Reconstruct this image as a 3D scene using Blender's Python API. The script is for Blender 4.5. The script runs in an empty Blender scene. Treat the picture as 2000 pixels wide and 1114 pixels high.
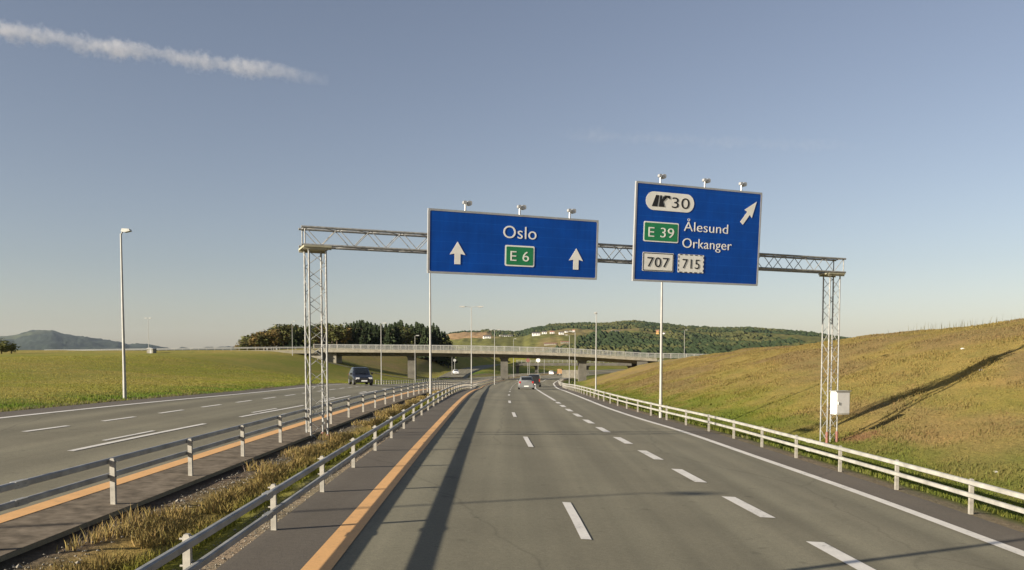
import bpy, math, random
import numpy as np
from mathutils import Vector, Matrix

random.seed(7)
rng = np.random.default_rng(7)
S = bpy.context.scene
R = math.radians

# ------------------------------------------------------------------ camera
F, PXC, HOR, CAM_H, PITCH = 1625.0, 1000.0, 700.0, 2.55, R(-3.0)   # in pixels of the 2000 px wide photo
PYC = HOR - F * math.tan(PITCH)
cam = bpy.data.cameras.new('camera')
camo = bpy.data.objects.new('camera', cam)
S.collection.objects.link(camo)
camo.location = (0, 0, CAM_H)
camo.rotation_euler = (R(90) + PITCH, 0, 0)
cam.sensor_width = 36.0
cam.lens = F / 2000.0 * 36.0
cam.shift_y = (PYC - 557.0) / 2000.0
cam.clip_start, cam.clip_end = 0.2, 40000
S.camera = camo

# ------------------------------------------------------------------ light
SUN_EL, SUN_AZ = 16.3, 238.5            # azimuth clockwise from +Y
W = bpy.data.worlds.new('World')
S.world = W
W.use_nodes = True
wn, wl = W.node_tree.nodes, W.node_tree.links
sky = wn.new('ShaderNodeTexSky')
sky.sky_type = 'NISHITA'
sky.sun_disc = False
sky.sun_elevation = R(SUN_EL)
sky.sun_rotation = R(SUN_AZ)
sky.altitude = 50
sky.air_density = 1.0
sky.dust_density = 0.7
sky.ozone_density = 1.0
hs = wn.new('ShaderNodeHueSaturation')
hs.inputs['Saturation'].default_value = .75
wl.new(sky.outputs[0], hs.inputs['Color'])
tn = wn.new('ShaderNodeMix')
tn.data_type, tn.blend_type = 'RGBA', 'MULTIPLY'
tn.inputs[0].default_value = 1
tn.inputs[7].default_value = (.985, .95, 1.015, 1)
wl.new(hs.outputs[0], tn.inputs[6])
wl.new(tn.outputs[2], wn['Background'].inputs[0])
wn['Background'].inputs[1].default_value = 0.051
sun = bpy.data.lights.new('sun', 'SUN')
suno = bpy.data.objects.new('sun', sun)
S.collection.objects.link(suno)
sun.energy = 5.0
sun.angle = R(0.5)
sun.color = (1.0, 0.90, 0.74)
d = Vector((math.sin(R(SUN_AZ)) * math.cos(R(SUN_EL)), math.cos(R(SUN_AZ)) * math.cos(R(SUN_EL)), math.sin(R(SUN_EL))))
suno.rotation_euler = d.to_track_quat('Z', 'Y').to_euler()
suno.location = d * 200
S.view_settings.view_transform = 'Standard'
S.view_settings.look = 'None'
S.view_settings.gamma = 1.0
S.view_settings.exposure = 1.14
S.cycles.max_bounces = 6
S.cycles.diffuse_bounces = 3
S.cycles.volume_bounces = 1
S.cycles.transparent_max_bounces = 12

# ------------------------------------------------------------------ helpers
COL = S.collection


def at(px, py, Y):
    """world point seen at photo pixel (px, py) when it stands Y metres ahead"""
    u, v = (px - PXC) / F, -(py - PYC) / F
    c, s = math.cos(PITCH), math.sin(PITCH)
    fy, fz = c - s * v, s + c * v
    k = Y / fy
    return Vector((u * k, Y, CAM_H + fz * k))


def tag(o, label=None, cat=None, group=None, kind=None):
    if label: o['label'] = label
    if cat: o['category'] = cat
    if group: o['group'] = group
    if kind: o['kind'] = kind
    return o


def empty(name, loc=(0, 0, 0), rz=0.0, label=None, cat=None, group=None):
    o = bpy.data.objects.new(name, None)
    COL.objects.link(o)
    o.location = loc
    o.rotation_euler = (0, 0, rz)
    o.empty_display_size = 0.3
    return tag(o, label, cat, group)


def inst(src, parent=None, loc=None, rz=None, name=None):
    o = src.copy()
    COL.objects.link(o)
    if name: o.name = name
    o.parent = parent
    if loc is not None: o.location = loc
    if rz is not None: o.rotation_euler = (0, 0, rz)
    return o


def copy_tree(o, parent=None, label=None):
    c = inst(o, parent)
    if label: c['label'] = label
    for ch in list(o.children):
        copy_tree(ch, c)
    return c


class MB:
    def __init__(self):
        self.v, self.f, self.sm = [], [], []

    def add(self, verts, faces, smooth=False):
        b = len(self.v)
        self.v += [tuple(p) for p in verts]
        self.f += [tuple(i + b for i in f) for f in faces]
        self.sm += [smooth] * len(faces)
        return self

    def box(self, c, s, rz=0.0, M=None):
        hx, hy, hz = s[0] / 2, s[1] / 2, s[2] / 2
        p = [Vector((x, y, z)) for z in (-hz, hz) for x, y in ((-hx, -hy), (hx, -hy), (hx, hy), (-hx, hy))]
        m = Matrix.Translation(c) @ (M if M is not None else Matrix.Rotation(rz, 4, 'Z'))
        return self.add([m @ q for q in p], [(3, 2, 1, 0), (4, 5, 6, 7), (0, 1, 5, 4), (1, 2, 6, 5), (2, 3, 7, 6), (3, 0, 4, 7)])

    def bar(self, a, b, r0, r1=None, n=8, cap=True):
        a, b = Vector(a), Vector(b)
        r1 = r0 if r1 is None else r1
        q = (b - a).to_track_quat('Z', 'Y')
        vs = []
        for p, r in ((a, r0), (b, r1)):
            for i in range(n):
                t = 2 * math.pi * (i + .5) / n
                vs.append(p + q @ Vector((r * math.cos(t), r * math.sin(t), 0)))
        self.add(vs, [(i, (i + 1) % n, n + (i + 1) % n, n + i) for i in range(n)], n > 5)
        if cap: self.add(vs, [tuple(range(n))[::-1], tuple(range(n, 2 * n))])
        return self

    def tube(self, pts, r, n=8):
        pts = [Vector(p) for p in pts]
        vs, fs = [], []
        for k, p in enumerate(pts):
            t = (pts[min(k + 1, len(pts) - 1)] - pts[max(k - 1, 0)]).normalized()
            q = t.to_track_quat('Z', 'Y')
            rr = r[k] if isinstance(r, (list, tuple)) else r
            for i in range(n):
                a = 2 * math.pi * (i + .5) / n
                vs.append(p + q @ Vector((rr * math.cos(a), rr * math.sin(a), 0)))
        for k in range(len(pts) - 1):
            for i in range(n):
                j = (i + 1) % n
                fs.append((k * n + i, k * n + j, (k + 1) * n + j, (k + 1) * n + i))
        self.add(vs, fs, True)
        m = len(vs)
        self.add(vs, [tuple(range(n))[::-1], tuple(range(m - n, m))])
        return self

    def prism(self, poly, y0, y1):
        """poly in (x, z), extruded along y"""
        n = len(poly)
        vs = [(x, y0, z) for x, z in poly] + [(x, y1, z) for x, z in poly]
        return self.add(vs, [tuple(range(n)), tuple(range(n, 2 * n))[::-1]] + [(i, n + i, n + (i + 1) % n, (i + 1) % n) for i in range(n)])

    def build(self, name, mat, parent=None):
        me = bpy.data.meshes.new(name)
        me.from_pydata(self.v, [], self.f)
        me.polygons.foreach_set('use_smooth', self.sm)
        me.materials.append(mat)
        me.update()
        o = bpy.data.objects.new(name, me)
        COL.objects.link(o)
        o.parent = parent
        return o


def npmesh(name, V, Fc, mat, col=None, smooth=True, parent=None, mi=None, mats=None):
    """numpy mesh: V (n,3), Fc (m,3) or (m,4), optional per-vertex colour"""
    V = np.asarray(V, np.float32)
    Fc = np.asarray(Fc, np.int32)
    me = bpy.data.meshes.new(name)
    me.vertices.add(len(V))
    me.vertices.foreach_set('co', V.ravel())
    k = Fc.shape[1]
    me.loops.add(Fc.size)
    me.loops.foreach_set('vertex_index', Fc.ravel())
    me.polygons.add(len(Fc))
    me.polygons.foreach_set('loop_start', np.arange(0, Fc.size, k, dtype=np.int32))
    me.polygons.foreach_set('use_smooth', np.full(len(Fc), smooth))
    for m in (mats or [mat]): me.materials.append(m)
    if mi is not None: me.polygons.foreach_set('material_index', np.asarray(mi, np.int32))
    if col is not None:
        a = me.color_attributes.new('tint', 'FLOAT_COLOR', 'POINT')
        c4 = np.ones((len(V), 4), np.float32)
        c4[:, :3] = col
        a.data.foreach_set('color', c4.ravel())
    me.update(calc_edges=True)
    me.validate()
    o = bpy.data.objects.new(name, me)
    COL.objects.link(o)
    o.parent = parent
    return o


def _hash(ix, iy, seed):
    h = (ix.astype(np.int64) * 374761393 + iy.astype(np.int64) * 668265263 + seed * 1442695041) & 0xffffffff
    h = ((h ^ (h >> 13)) * 1274126177) & 0xffffffff
    return ((h ^ (h >> 16)) & 0xffff) / 65535.0


def vnoise(x, y, seed=0):
    x, y = np.asarray(x, float), np.asarray(y, float)
    ix, iy = np.floor(x), np.floor(y)
    fx, fy = x - ix, y - iy
    fx, fy = fx * fx * (3 - 2 * fx), fy * fy * (3 - 2 * fy)
    a, b = _hash(ix, iy, seed), _hash(ix + 1, iy, seed)
    c, dd = _hash(ix, iy + 1, seed), _hash(ix + 1, iy + 1, seed)
    return (a * (1 - fx) + b * fx) * (1 - fy) + (c * (1 - fx) + dd * fx) * fy


def fbm(x, y, seed=0, o=4):
    s, a, t = 0, .5, 0
    for i in range(o):
        s = s + a * vnoise(np.asarray(x) * 2 ** i, np.asarray(y) * 2 ** i, seed + i)
        t += a
        a *= .5
    return s / t


def smst(a, b, x):
    t = np.clip((np.asarray(x, float) - a) / (b - a), 0, 1)
    return t * t * (3 - 2 * t)


def spl(knots):
    """smooth curve X(Y) through knots"""
    ys = np.array([k[0] for k in knots], float)
    xs = np.array([k[1] for k in knots], float)
    d = np.diff(xs) / np.diff(ys)
    m = np.concatenate([[d[0]], (d[:-1] * np.diff(ys)[1:] + d[1:] * np.diff(ys)[:-1]) / (np.diff(ys)[1:] + np.diff(ys)[:-1]), [d[-1]]])

    def f(y):
        y = np.asarray(y, float)
        i = np.clip(np.searchsorted(ys, y) - 1, 0, len(ys) - 2)
        h = ys[i + 1] - ys[i]
        t = (y - ys[i]) / h
        tc = np.clip(t, 0, 1)
        r = ((1 + 2 * tc) * (1 - tc) ** 2 * xs[i] + tc * (1 - tc) ** 2 * h * m[i] + tc * tc * (3 - 2 * tc) * xs[i + 1] + tc * tc * (tc - 1) * h * m[i + 1])
        r = r + np.where(t > 1, (t - 1) * h * m[i + 1], 0) + np.where(t < 0, t * h * m[i], 0)
        return r
    return f


# ------------------------------------------------------------------ materials
def mat_new(name):
    m = bpy.data.materials.new(name)
    m.use_nodes = True
    nt = m.node_tree
    b = nt.nodes['Principled BSDF']
    return m, nt, b


def N(nt, typ, **kw):
    n = nt.nodes.new(typ)
    for k, v in kw.items():
        if k.startswith('i_'):
            n.inputs[k[2:].replace('_', ' ')].default_value = v
        else:
            setattr(n, k, v)
    return n


def noise(nt, scale, detail=4, rough=.55, coord=None, vec_scale=None):
    if coord is None:
        coord = N(nt, 'ShaderNodeTexCoord').outputs['Object']
    if vec_scale:
        mp = N(nt, 'ShaderNodeMapping')
        mp.inputs['Scale'].default_value = vec_scale
        nt.links.new(coord, mp.inputs['Vector'])
        coord = mp.outputs[0]
    n = N(nt, 'ShaderNodeTexNoise')
    n.inputs['Scale'].default_value = scale
    n.inputs['Detail'].default_value = detail
    n.inputs['Roughness'].default_value = rough
    nt.links.new(coord, n.inputs['Vector'])
    return n.outputs['Fac']


def ramp(nt, fac, stops):
    r = N(nt, 'ShaderNodeValToRGB')
    e = r.color_ramp.elements
    while len(e) < len(stops): e.new(.5)
    for el, (p, c) in zip(e, stops):
        el.position = p
        el.color = (*c, 1) if len(c) == 3 else c
    nt.links.new(fac, r.inputs[0])
    return r.outputs[0]


def mix(nt, fac, a, b, mode='MIX'):
    m = N(nt, 'ShaderNodeMix', data_type='RGBA', blend_type=mode)
    for sock, v in ((m.inputs[0], fac), (m.inputs[6], a), (m.inputs[7], b)):
        if hasattr(v, 'links') or hasattr(v, 'is_linked'):
            nt.links.new(v, sock)
        elif isinstance(v, (int, float)):
            sock.default_value = v
        else:
            sock.default_value = (*v, 1)
    return m.outputs[2]


def bump(nt, b, h, strength=.3, dist=.02):
    bp = N(nt, 'ShaderNodeBump')
    bp.inputs['Strength'].default_value = strength
    bp.inputs['Distance'].default_value = dist
    nt.links.new(h, bp.inputs['Height'])
    nt.links.new(bp.outputs[0], b.inputs['Normal'])


def simple(name, col, rough=.5, metal=0.0, var=.12, scale=6.0, spec=.5, coat=0):
    m, nt, b = mat_new(name)
    f = noise(nt, scale, 5)
    lo = tuple(c * (1 - var) for c in col)
    hi = tuple(min(1, c * (1 + var)) for c in col)
    nt.links.new(ramp(nt, f, [(.3, lo), (.7, hi)]), b.inputs['Base Color'])
    b.inputs['Roughness'].default_value = rough
    b.inputs['Metallic'].default_value = metal
    b.inputs['Specular IOR Level'].default_value = spec
    b.inputs['Coat Weight'].default_value = coat
    return m


def asphalt(name, base, streak=.15, grain=.20, tracks=False):
    m, nt, b = mat_new(name)
    g = noise(nt, 55, 3, .7)
    big = noise(nt, .35, 4, .6)
    lon = noise(nt, 1.0, 3, .5, vec_scale=(1.35, .012, 1))
    pat = noise(nt, .09, 3, .6, vec_scale=(1.0, .35, 1))
    c = ramp(nt, g, [(.32, tuple(x * (1 - grain) for x in base)), (.68, tuple(x * (1 + grain) for x in base))])
    mid = noise(nt, 13, 4, .75)
    c = mix(nt, 1.0, c, ramp(nt, mid, [(.32, (.90, .90, .90)), (.68, (1.10, 1.10, 1.09))]), 'MULTIPLY')
    c = mix(nt, 1.0, c, ramp(nt, big, [(.3, (.90, .90, .90)), (.7, (1.08, 1.08, 1.08))]), 'MULTIPLY')
    c = mix(nt, 1.0, c, ramp(nt, lon, [(.3, (1 - streak, 1 - streak, 1 - streak * 1.05)), (.7, (1 + streak, 1 + streak * .97, 1 + streak * .9))]), 'MULTIPLY')
    c = mix(nt, 1.0, c, ramp(nt, pat, [(.38, (.95, .955, .96)), (.62, (1.04, 1.03, 1.02))]), 'MULTIPLY')
    if tracks:
        lat = N(nt, 'ShaderNodeSeparateColor')
        nt.links.new(N(nt, 'ShaderNodeVertexColor', layer_name='tint').outputs[0], lat.inputs[0])
        tm = N(nt, 'ShaderNodeMath', operation='COSINE')
        ta = N(nt, 'ShaderNodeMath', operation='MULTIPLY_ADD')
        ta.inputs[1].default_value, ta.inputs[2].default_value = 2 * math.pi / 1.75, -math.pi
        nt.links.new(lat.outputs[0], ta.inputs[0])
        nt.links.new(ta.outputs[0], tm.inputs[0])
        c = mix(nt, 1.0, c, ramp(nt, mix(nt, .5, tm.outputs[0], lon), [(.0, (.93, .925, .92)), (.75, (1.07, 1.07, 1.065))]), 'MULTIPLY')
    # transverse joints, sealed cracks and small dark spots
    vo = N(nt, 'ShaderNodeTexVoronoi', feature='DISTANCE_TO_EDGE')
    vo.inputs['Scale'].default_value = .16
    mp = N(nt, 'ShaderNodeMapping')
    mp.inputs['Scale'].default_value = (1.0, .45, 1)
    tcn = N(nt, 'ShaderNodeTexCoord').outputs['Object']
    wob = N(nt, 'ShaderNodeTexNoise')
    wob.inputs['Scale'].default_value = .8
    nt.links.new(tcn, wob.inputs['Vector'])
    nt.links.new(mix(nt, .6, tcn, wob.outputs['Color'], 'ADD'), mp.inputs['Vector'])
    nt.links.new(mp.outputs[0], vo.inputs['Vector'])
    c = mix(nt, 1.0, c, ramp(nt, vo.outputs['Distance'], [(.0, (.80, .80, .80)), (.006, (1, 1, 1))]), 'MULTIPLY')
    sp = noise(nt, 2.6, 2, .5)
    c = mix(nt, 1.0, c, ramp(nt, sp, [(.25, (.80, .80, .80)), (.33, (1, 1, 1))]), 'MULTIPLY')
    nt.links.new(c, b.inputs['Base Color'])
    b.inputs['Roughness'].default_value = .85
    b.inputs['Specular IOR Level'].default_value = .25
    bump(nt, b, g, .35, .01)
    return m


M = {}
M['asphalt'] = asphalt('asphalt', (.187, .171, .120), tracks=True)
M['shoulder'] = asphalt('shoulder_asphalt', (.128, .110, .088), .06)


def paint(name, col, wear):
    m, nt, b = mat_new(name)
    n1 = noise(nt, 22, 6, .75)
    n2 = noise(nt, 2.2, 3, .6)
    w = mix(nt, .45, n1, n2)
    c = ramp(nt, w, [(wear, (.20, .19, .17)), (wear + .10, tuple(x * .80 for x in col)), (.68, col)])
    nt.links.new(c, b.inputs['Base Color'])
    b.inputs['Roughness'].default_value = .7
    bump(nt, b, n1, .2, .004)
    return m


M['white_paint'] = paint('white_road_paint', (.76, .72, .65), .33)
M['yellow_paint'] = paint('yellow_road_paint', (.80, .445, .17), .30)


def ground_mat():
    m, nt, b = mat_new('ground_cover')
    a = N(nt, 'ShaderNodeVertexColor', layer_name='tint').outputs[0]
    n1 = noise(nt, 9, 6, .7)
    n2 = noise(nt, 1.1, 5, .65, vec_scale=(1, .55, 1))
    n3 = noise(nt, .16, 4, .6, vec_scale=(1, .3, 1))
    c = mix(nt, 1.0, a, ramp(nt, n1, [(.28, (.62, .62, .58)), (.72, (1.34, 1.32, 1.28))]), 'MULTIPLY')
    c = mix(nt, 1.0, c, ramp(nt, n2, [(.3, (.80, .86, .8)), (.7, (1.2, 1.12, 1.1))]), 'MULTIPLY')
    c = mix(nt, 1.0, c, ramp(nt, n3, [(.3, (.88, .96, .85)), (.7, (1.12, 1.04, 1.05))]), 'MULTIPLY')
    nt.links.new(c, b.inputs['Base Color'])
    b.inputs['Roughness'].default_value = .95
    b.inputs['Specular IOR Level'].default_value = .1
    bump(nt, b, n1, .7, .12)
    return m


M['ground'] = ground_mat()


def blade_mat():
    m, nt, b = mat_new('grass_blades')
    a = N(nt, 'ShaderNodeVertexColor', layer_name='tint').outputs[0]
    nt.links.new(a, b.inputs['Base Color'])
    b.inputs['Roughness'].default_value = .8
    b.inputs['Specular IOR Level'].default_value = .15
    tr = N(nt, 'ShaderNodeBsdfTranslucent')
    nt.links.new(a, tr.inputs[0])
    mx = N(nt, 'ShaderNodeMixShader')
    mx.inputs[0].default_value = .5
    nt.links.new(b.outputs[0], mx.inputs[1])
    nt.links.new(tr.outputs[0], mx.inputs[2])
    nt.links.new(mx.outputs[0], nt.nodes['Material Output'].inputs[0])
    return m


M['blade'] = blade_mat()
M['galv'] = simple('galvanised_steel', (.36, .36, .34), .55, .25, .18, 9)
M['dirt'] = simple('dirty_verge', (.165, .135, .100), .95, 0, .42, 4.5, .1)
M['rail'] = simple('guardrail_steel', (.28, .28, .27), .55, .3, .3, 3)
M['rail_pale'] = simple('pale_guardrail_steel', (.32, .31, .275), .6, .1, .26, 3)
M['post'] = simple('post_steel', (.30, .28, .24), .7, .1, .3, 6)
M['pole'] = simple('lamp_pole_steel', (.30, .295, .275), .55, .15, .12, 3)
M['truss'] = simple('truss_steel', (.25, .25, .24), .6, .1, .3, 12)
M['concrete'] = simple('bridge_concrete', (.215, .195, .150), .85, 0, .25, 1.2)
M['concrete_dark'] = simple('shade_dark_concrete', (.095, .088, .072), .9, 0, .25, .9)  # bridge concrete again, darkened: shade on piers and girder put into the colour
M['cap'] = simple('gantry_cap_plate', (.36, .34, .24), .7, .2, .2, 7)
M['kerb'] = simple('kerb_stone', (.22, .21, .19), .9, 0, .3, 5)
M['gravel'] = simple('gravel', (.20, .18, .145), .95, 0, .45, 24)
M['stone'] = simple('pale_stone', (.55, .52, .47), .9, 0, .3, 8)
M['sign_blue'] = simple('sign_blue_sheeting', (.002, .060, .33), .45, 0, .16, 1.3, .2)
_nt = M['sign_blue'].node_tree        # the face is made of stacked boards: fine pale joints every 0.3 m, faint streaks of dirt
_b = _nt.nodes['Principled BSDF']
_base = _b.inputs['Base Color'].links[0].from_socket
_tc = N(_nt, 'ShaderNodeTexCoord').outputs['Object']
_sp = N(_nt, 'ShaderNodeSeparateXYZ')
_nt.links.new(_tc, _sp.inputs[0])
_m1 = N(_nt, 'ShaderNodeMath', operation='MULTIPLY')
_m1.inputs[1].default_value = 1 / .30
_nt.links.new(_sp.outputs[2], _m1.inputs[0])
_m2 = N(_nt, 'ShaderNodeMath', operation='FRACT')
_nt.links.new(_m1.outputs[0], _m2.inputs[0])
_c = mix(_nt, 1.0, _base, ramp(_nt, _m2.outputs[0], [(.0, (1.0, 1.0, 1.0)), (.93, (1.0, 1.0, 1.0)), (.96, (3.2, 1.45, 1.18)), (1.0, (1.6, 1.2, 1.1))]), 'MULTIPLY')
_c = mix(_nt, 1.0, _c, ramp(_nt, noise(_nt, 1.0, 4, .6, _tc, (9, 1, .5)), [(.3, (.86, .9, .92)), (.7, (1.15, 1.08, 1.06))]), 'MULTIPLY')
_nt.links.new(_c, _b.inputs['Base Color'])
M['sign_green'] = simple('sign_green_sheeting', (.012, .20, .075), .45, 0, .1, 2)
M['sign_white'] = simple('sign_white_sheeting', (.80, .78, .72), .5, 0, .07, 3)
M['sign_black'] = simple('sign_black', (.012, .012, .014), .5, 0, .1, 3)
M['alu'] = simple('aluminium_trim', (.45, .45, .45), .4, .5, .1, 4)
M['cabinet'] = simple('white_enamel', (.78, .76, .74), .4, 0, .08, 3)
M['red'] = simple('faded_red_plastic', (.20, .085, .065), .7, 0, .3, 10)
M['rubber'] = simple('tyre_rubber', (.02, .02, .02), .85, 0, .2, 10)
M['rim'] = simple('alloy_rim', (.45, .45, .46), .35, .8, .1, 6)
M['glass'] = simple('car_glass', (.012, .015, .018), .06, 0, .1, 2, 1.0)
M['silver'] = simple('silver_car_paint', (.21, .215, .21), .4, .35, .06, 3, .5, .4)
M['navy'] = simple('near_black_car_paint', (.008, .009, .013), .3, .1, .1, 3, .6, .6)
M['black_car'] = simple('black_car_paint', (.012, .012, .013), .3, .1, .1, 3, .6, .8)
M['white_car'] = simple('white_car_paint', (.75, .75, .74), .35, 0, .04, 3, .5, .5)
M['amber'] = simple('orange_machine_paint', (.27, .15, .06), .6, 0, .1, 3)
M['lamp_red'] = simple('tail_light_lens', (.35, .02, .015), .2, 0, .1, 5)
M['headlamp'] = simple('headlight_lens', (.85, .85, .85), .15, .2, .05, 5)
M['plate'] = simple('number_plate', (.75, .75, .72), .5, 0, .04, 4)
M['trim'] = simple('black_plastic_trim', (.03, .03, .03), .7, 0, .2, 8)
M['bark'] = simple('bark', (.10, .075, .05), .95, 0, .3, 4)
M['house_white'] = simple('white_boards', (.72, .71, .67), .7, 0, .05, 1)
M['house_ochre'] = simple('ochre_boards', (.52, .30, .10), .8, 0, .08, 1)
M['roof'] = simple('dark_roof', (.10, .085, .08), .85, 0, .2, 2)
M['roof_red'] = simple('red_tile_roof', (.26, .12, .08), .85, 0, .2, 2)
M['window'] = simple('window_glass', (.03, .04, .05), .1, 0, .1, 1)


def leaf_mat(name, lo, hi):
    m, nt, b = mat_new(name)
    f = noise(nt, .9, 4, .7)
    oi = N(nt, 'ShaderNodeObjectInfo')
    c = ramp(nt, f, [(.3, lo), (.7, hi)])
    hsv = N(nt, 'ShaderNodeHueSaturation')
    mr = N(nt, 'ShaderNodeMapRange')
    mr.inputs[3].default_value = .75
    mr.inputs[4].default_value = 1.25
    nt.links.new(oi.outputs['Random'], mr.inputs[0])
    nt.links.new(mr.outputs[0], hsv.inputs['Value'])
    nt.links.new(c, hsv.inputs['Color'])
    nt.links.new(hsv.outputs[0], b.inputs['Base Color'])
    b.inputs['Roughness'].default_value = .8
    b.inputs['Specular IOR Level'].default_value = .15
    return m


M['spruce'] = leaf_mat('spruce_needles', (.024, .038, .018), (.060, .078, .032))
M['leaf'] = leaf_mat('broad_leaves', (.055, .066, .020), (.12, .115, .036))
M['leaf_brown'] = leaf_mat('autumn_leaves', (.11, .085, .028), (.19, .125, .042))
M['leaf_far'] = leaf_mat('far_foliage', (.022, .040, .018), (.075, .085, .030))

# ------------------------------------------------------------------ the lie of the land
X_YEL = spl([(-40, -2.2), (9, -2.22), (13, -2.3), (21, -2.45), (30, -2.6), (48, -2.92), (78, -3.4), (110, -4.1), (138, -4.6), (167, -4.1), (202, -2.5), (232, -.6), (300, 5.5), (400, 18), (520, 38)])
X_L1 = spl([(-40, 1.2), (0, 1.15), (13, 1.03), (25, .49), (35, .15), (45, -.08), (55, -.2), (70, -.2), (100, -.15), (130, 0), (160, .5), (190, 1.6), (230, 3.8), (300, 9.6), (400, 22), (520, 42)])
X_L2 = spl([(-40, 4.9), (0, 4.8), (11.6, 4.61), (15.3, 4.35), (23, 3.88), (30, 3.46), (37, 3.15), (44, 2.92), (51, 2.82), (65, 2.6), (96, 2.84), (138, 3.91), (180, 5.76), (195, 7.2), (232, 9.6), (300, 15.5), (400, 27), (520, 47)])
X_EDGE = spl([(-40, 7.75), (0, 7.72), (12, 7.67), (17, 7.54), (25, 7.07), (32, 6.65), (39, 5.95), (46, 5.5), (56, 5.22), (70, 5.14), (98, 5.66), (143, 7.33), (162, 8.1), (180, 9.3), (200, 10.9), (232, 14), (300, 20), (400, 32), (520, 52)])
X_RR = lambda y: X_EDGE(y) + 1.05 + .2 * smst(5, 30, y) - .35 * smst(35, 60, y)
X_NL = lambda y: X_YEL(y) - 1.10
X_OR = spl([(-40, -5.75), (10, -5.78), (35, -5.78), (75, -6.1), (110, -6.7), (150, -7.4), (200, -6.0), (232, -4.6), (300, 1), (400, 13), (520, 33)])
X_OYEL = lambda y: X_OR(y) - 1.12
X_O1 = spl([(-40, -9.6), (18, -9.6), (22, -9.54), (28, -9.35), (35, -9.05), (50, -9.1), (75, -9.8), (110, -11), (150, -11.8), (200, -10.6), (232, -9.2), (300, -3.6), (400, 9), (520, 29)])
X_O2 = spl([(-40, -12.6), (21, -12.4), (26, -12.1), (33, -11.88), (37, -11.75), (50, -11.7), (75, -12.6), (110, -14.2), (150, -15.2), (200, -14), (232, -12.6), (300, -7), (400, 5), (520, 25)])
X_OE = spl([(-40, -15.2), (24, -14.84), (31, -14.5), (43, -13.8), (57, -14.0), (76, -15.2), (110, -17.5), (150, -19), (195, -18.4), (232, -16.5), (300, -11), (400, 1), (520, 21)])
X_OL = lambda y: X_OE(y) - 1.15
_bend = lambda y: .0011 * np.clip(np.asarray(y, float) - 215, 0, 320) ** 2
for _n in ('X_YEL', 'X_L1', 'X_L2', 'X_EDGE', 'X_OR', 'X_O1', 'X_O2', 'X_OE'):
    globals()[_n] = (lambda f: lambda y: f(y) + _bend(y))(globals()[_n])
_DK = spl([(-60, 0), (0, 0), (45, 0), (60, -.14), (80, -.55), (100, -1.15), (130, -1.9), (160, -2.4), (200, -2.9), (250, -3.3), (320, -3.4), (400, -3.2), (600, -3.0), (900, -4)])


def ground(X, Y):
    """height of the banked road surface"""
    X, Y = np.asarray(X, float), np.asarray(Y, float)
    tb = .052 * (1 - smst(35, 115, Y))
    tl = .052 * (1 - smst(60, 200, Y))
    xm = np.maximum(X, -5.0)
    return -tb * np.clip(xm, -5, 14) + tl * np.clip(-(X + 5), 0, 14) + _DK(Y)


sl = [(238, -19.5, -14.2), (262, -20, -14.3), (290, -19.5, -13.5), (330, -16.5, -11.0), (380, -11, -7.0), (440, -2, 2.5)]
slz = spl([(225, -3.1), (262, -2.5), (290, -1.9), (330, -1.2), (380, -.55), (440, -.2)])
fl_, fr_ = spl([(a, b - 1.5) for a, b, c in sl]), spl([(a, c) for a, b, c in sl])
BERM_X0 = lambda y: X_RR(y) + 3.2
CREST_Z = spl([(-60, 4.4), (0, 4.6), (30, 4.9), (51, 4.85), (76, 4.35), (100, 3.8), (126, 3.25), (160, 2.55), (200, 2.0), (240, 1.2), (300, .4), (420, -1), (600, -2)])
CREST_X = spl([(-60, 32), (50, 31.5), (76, 30.5), (126, 31), (180, 34), (215, 39), (300, 52), (420, 70), (600, 100)])


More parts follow.
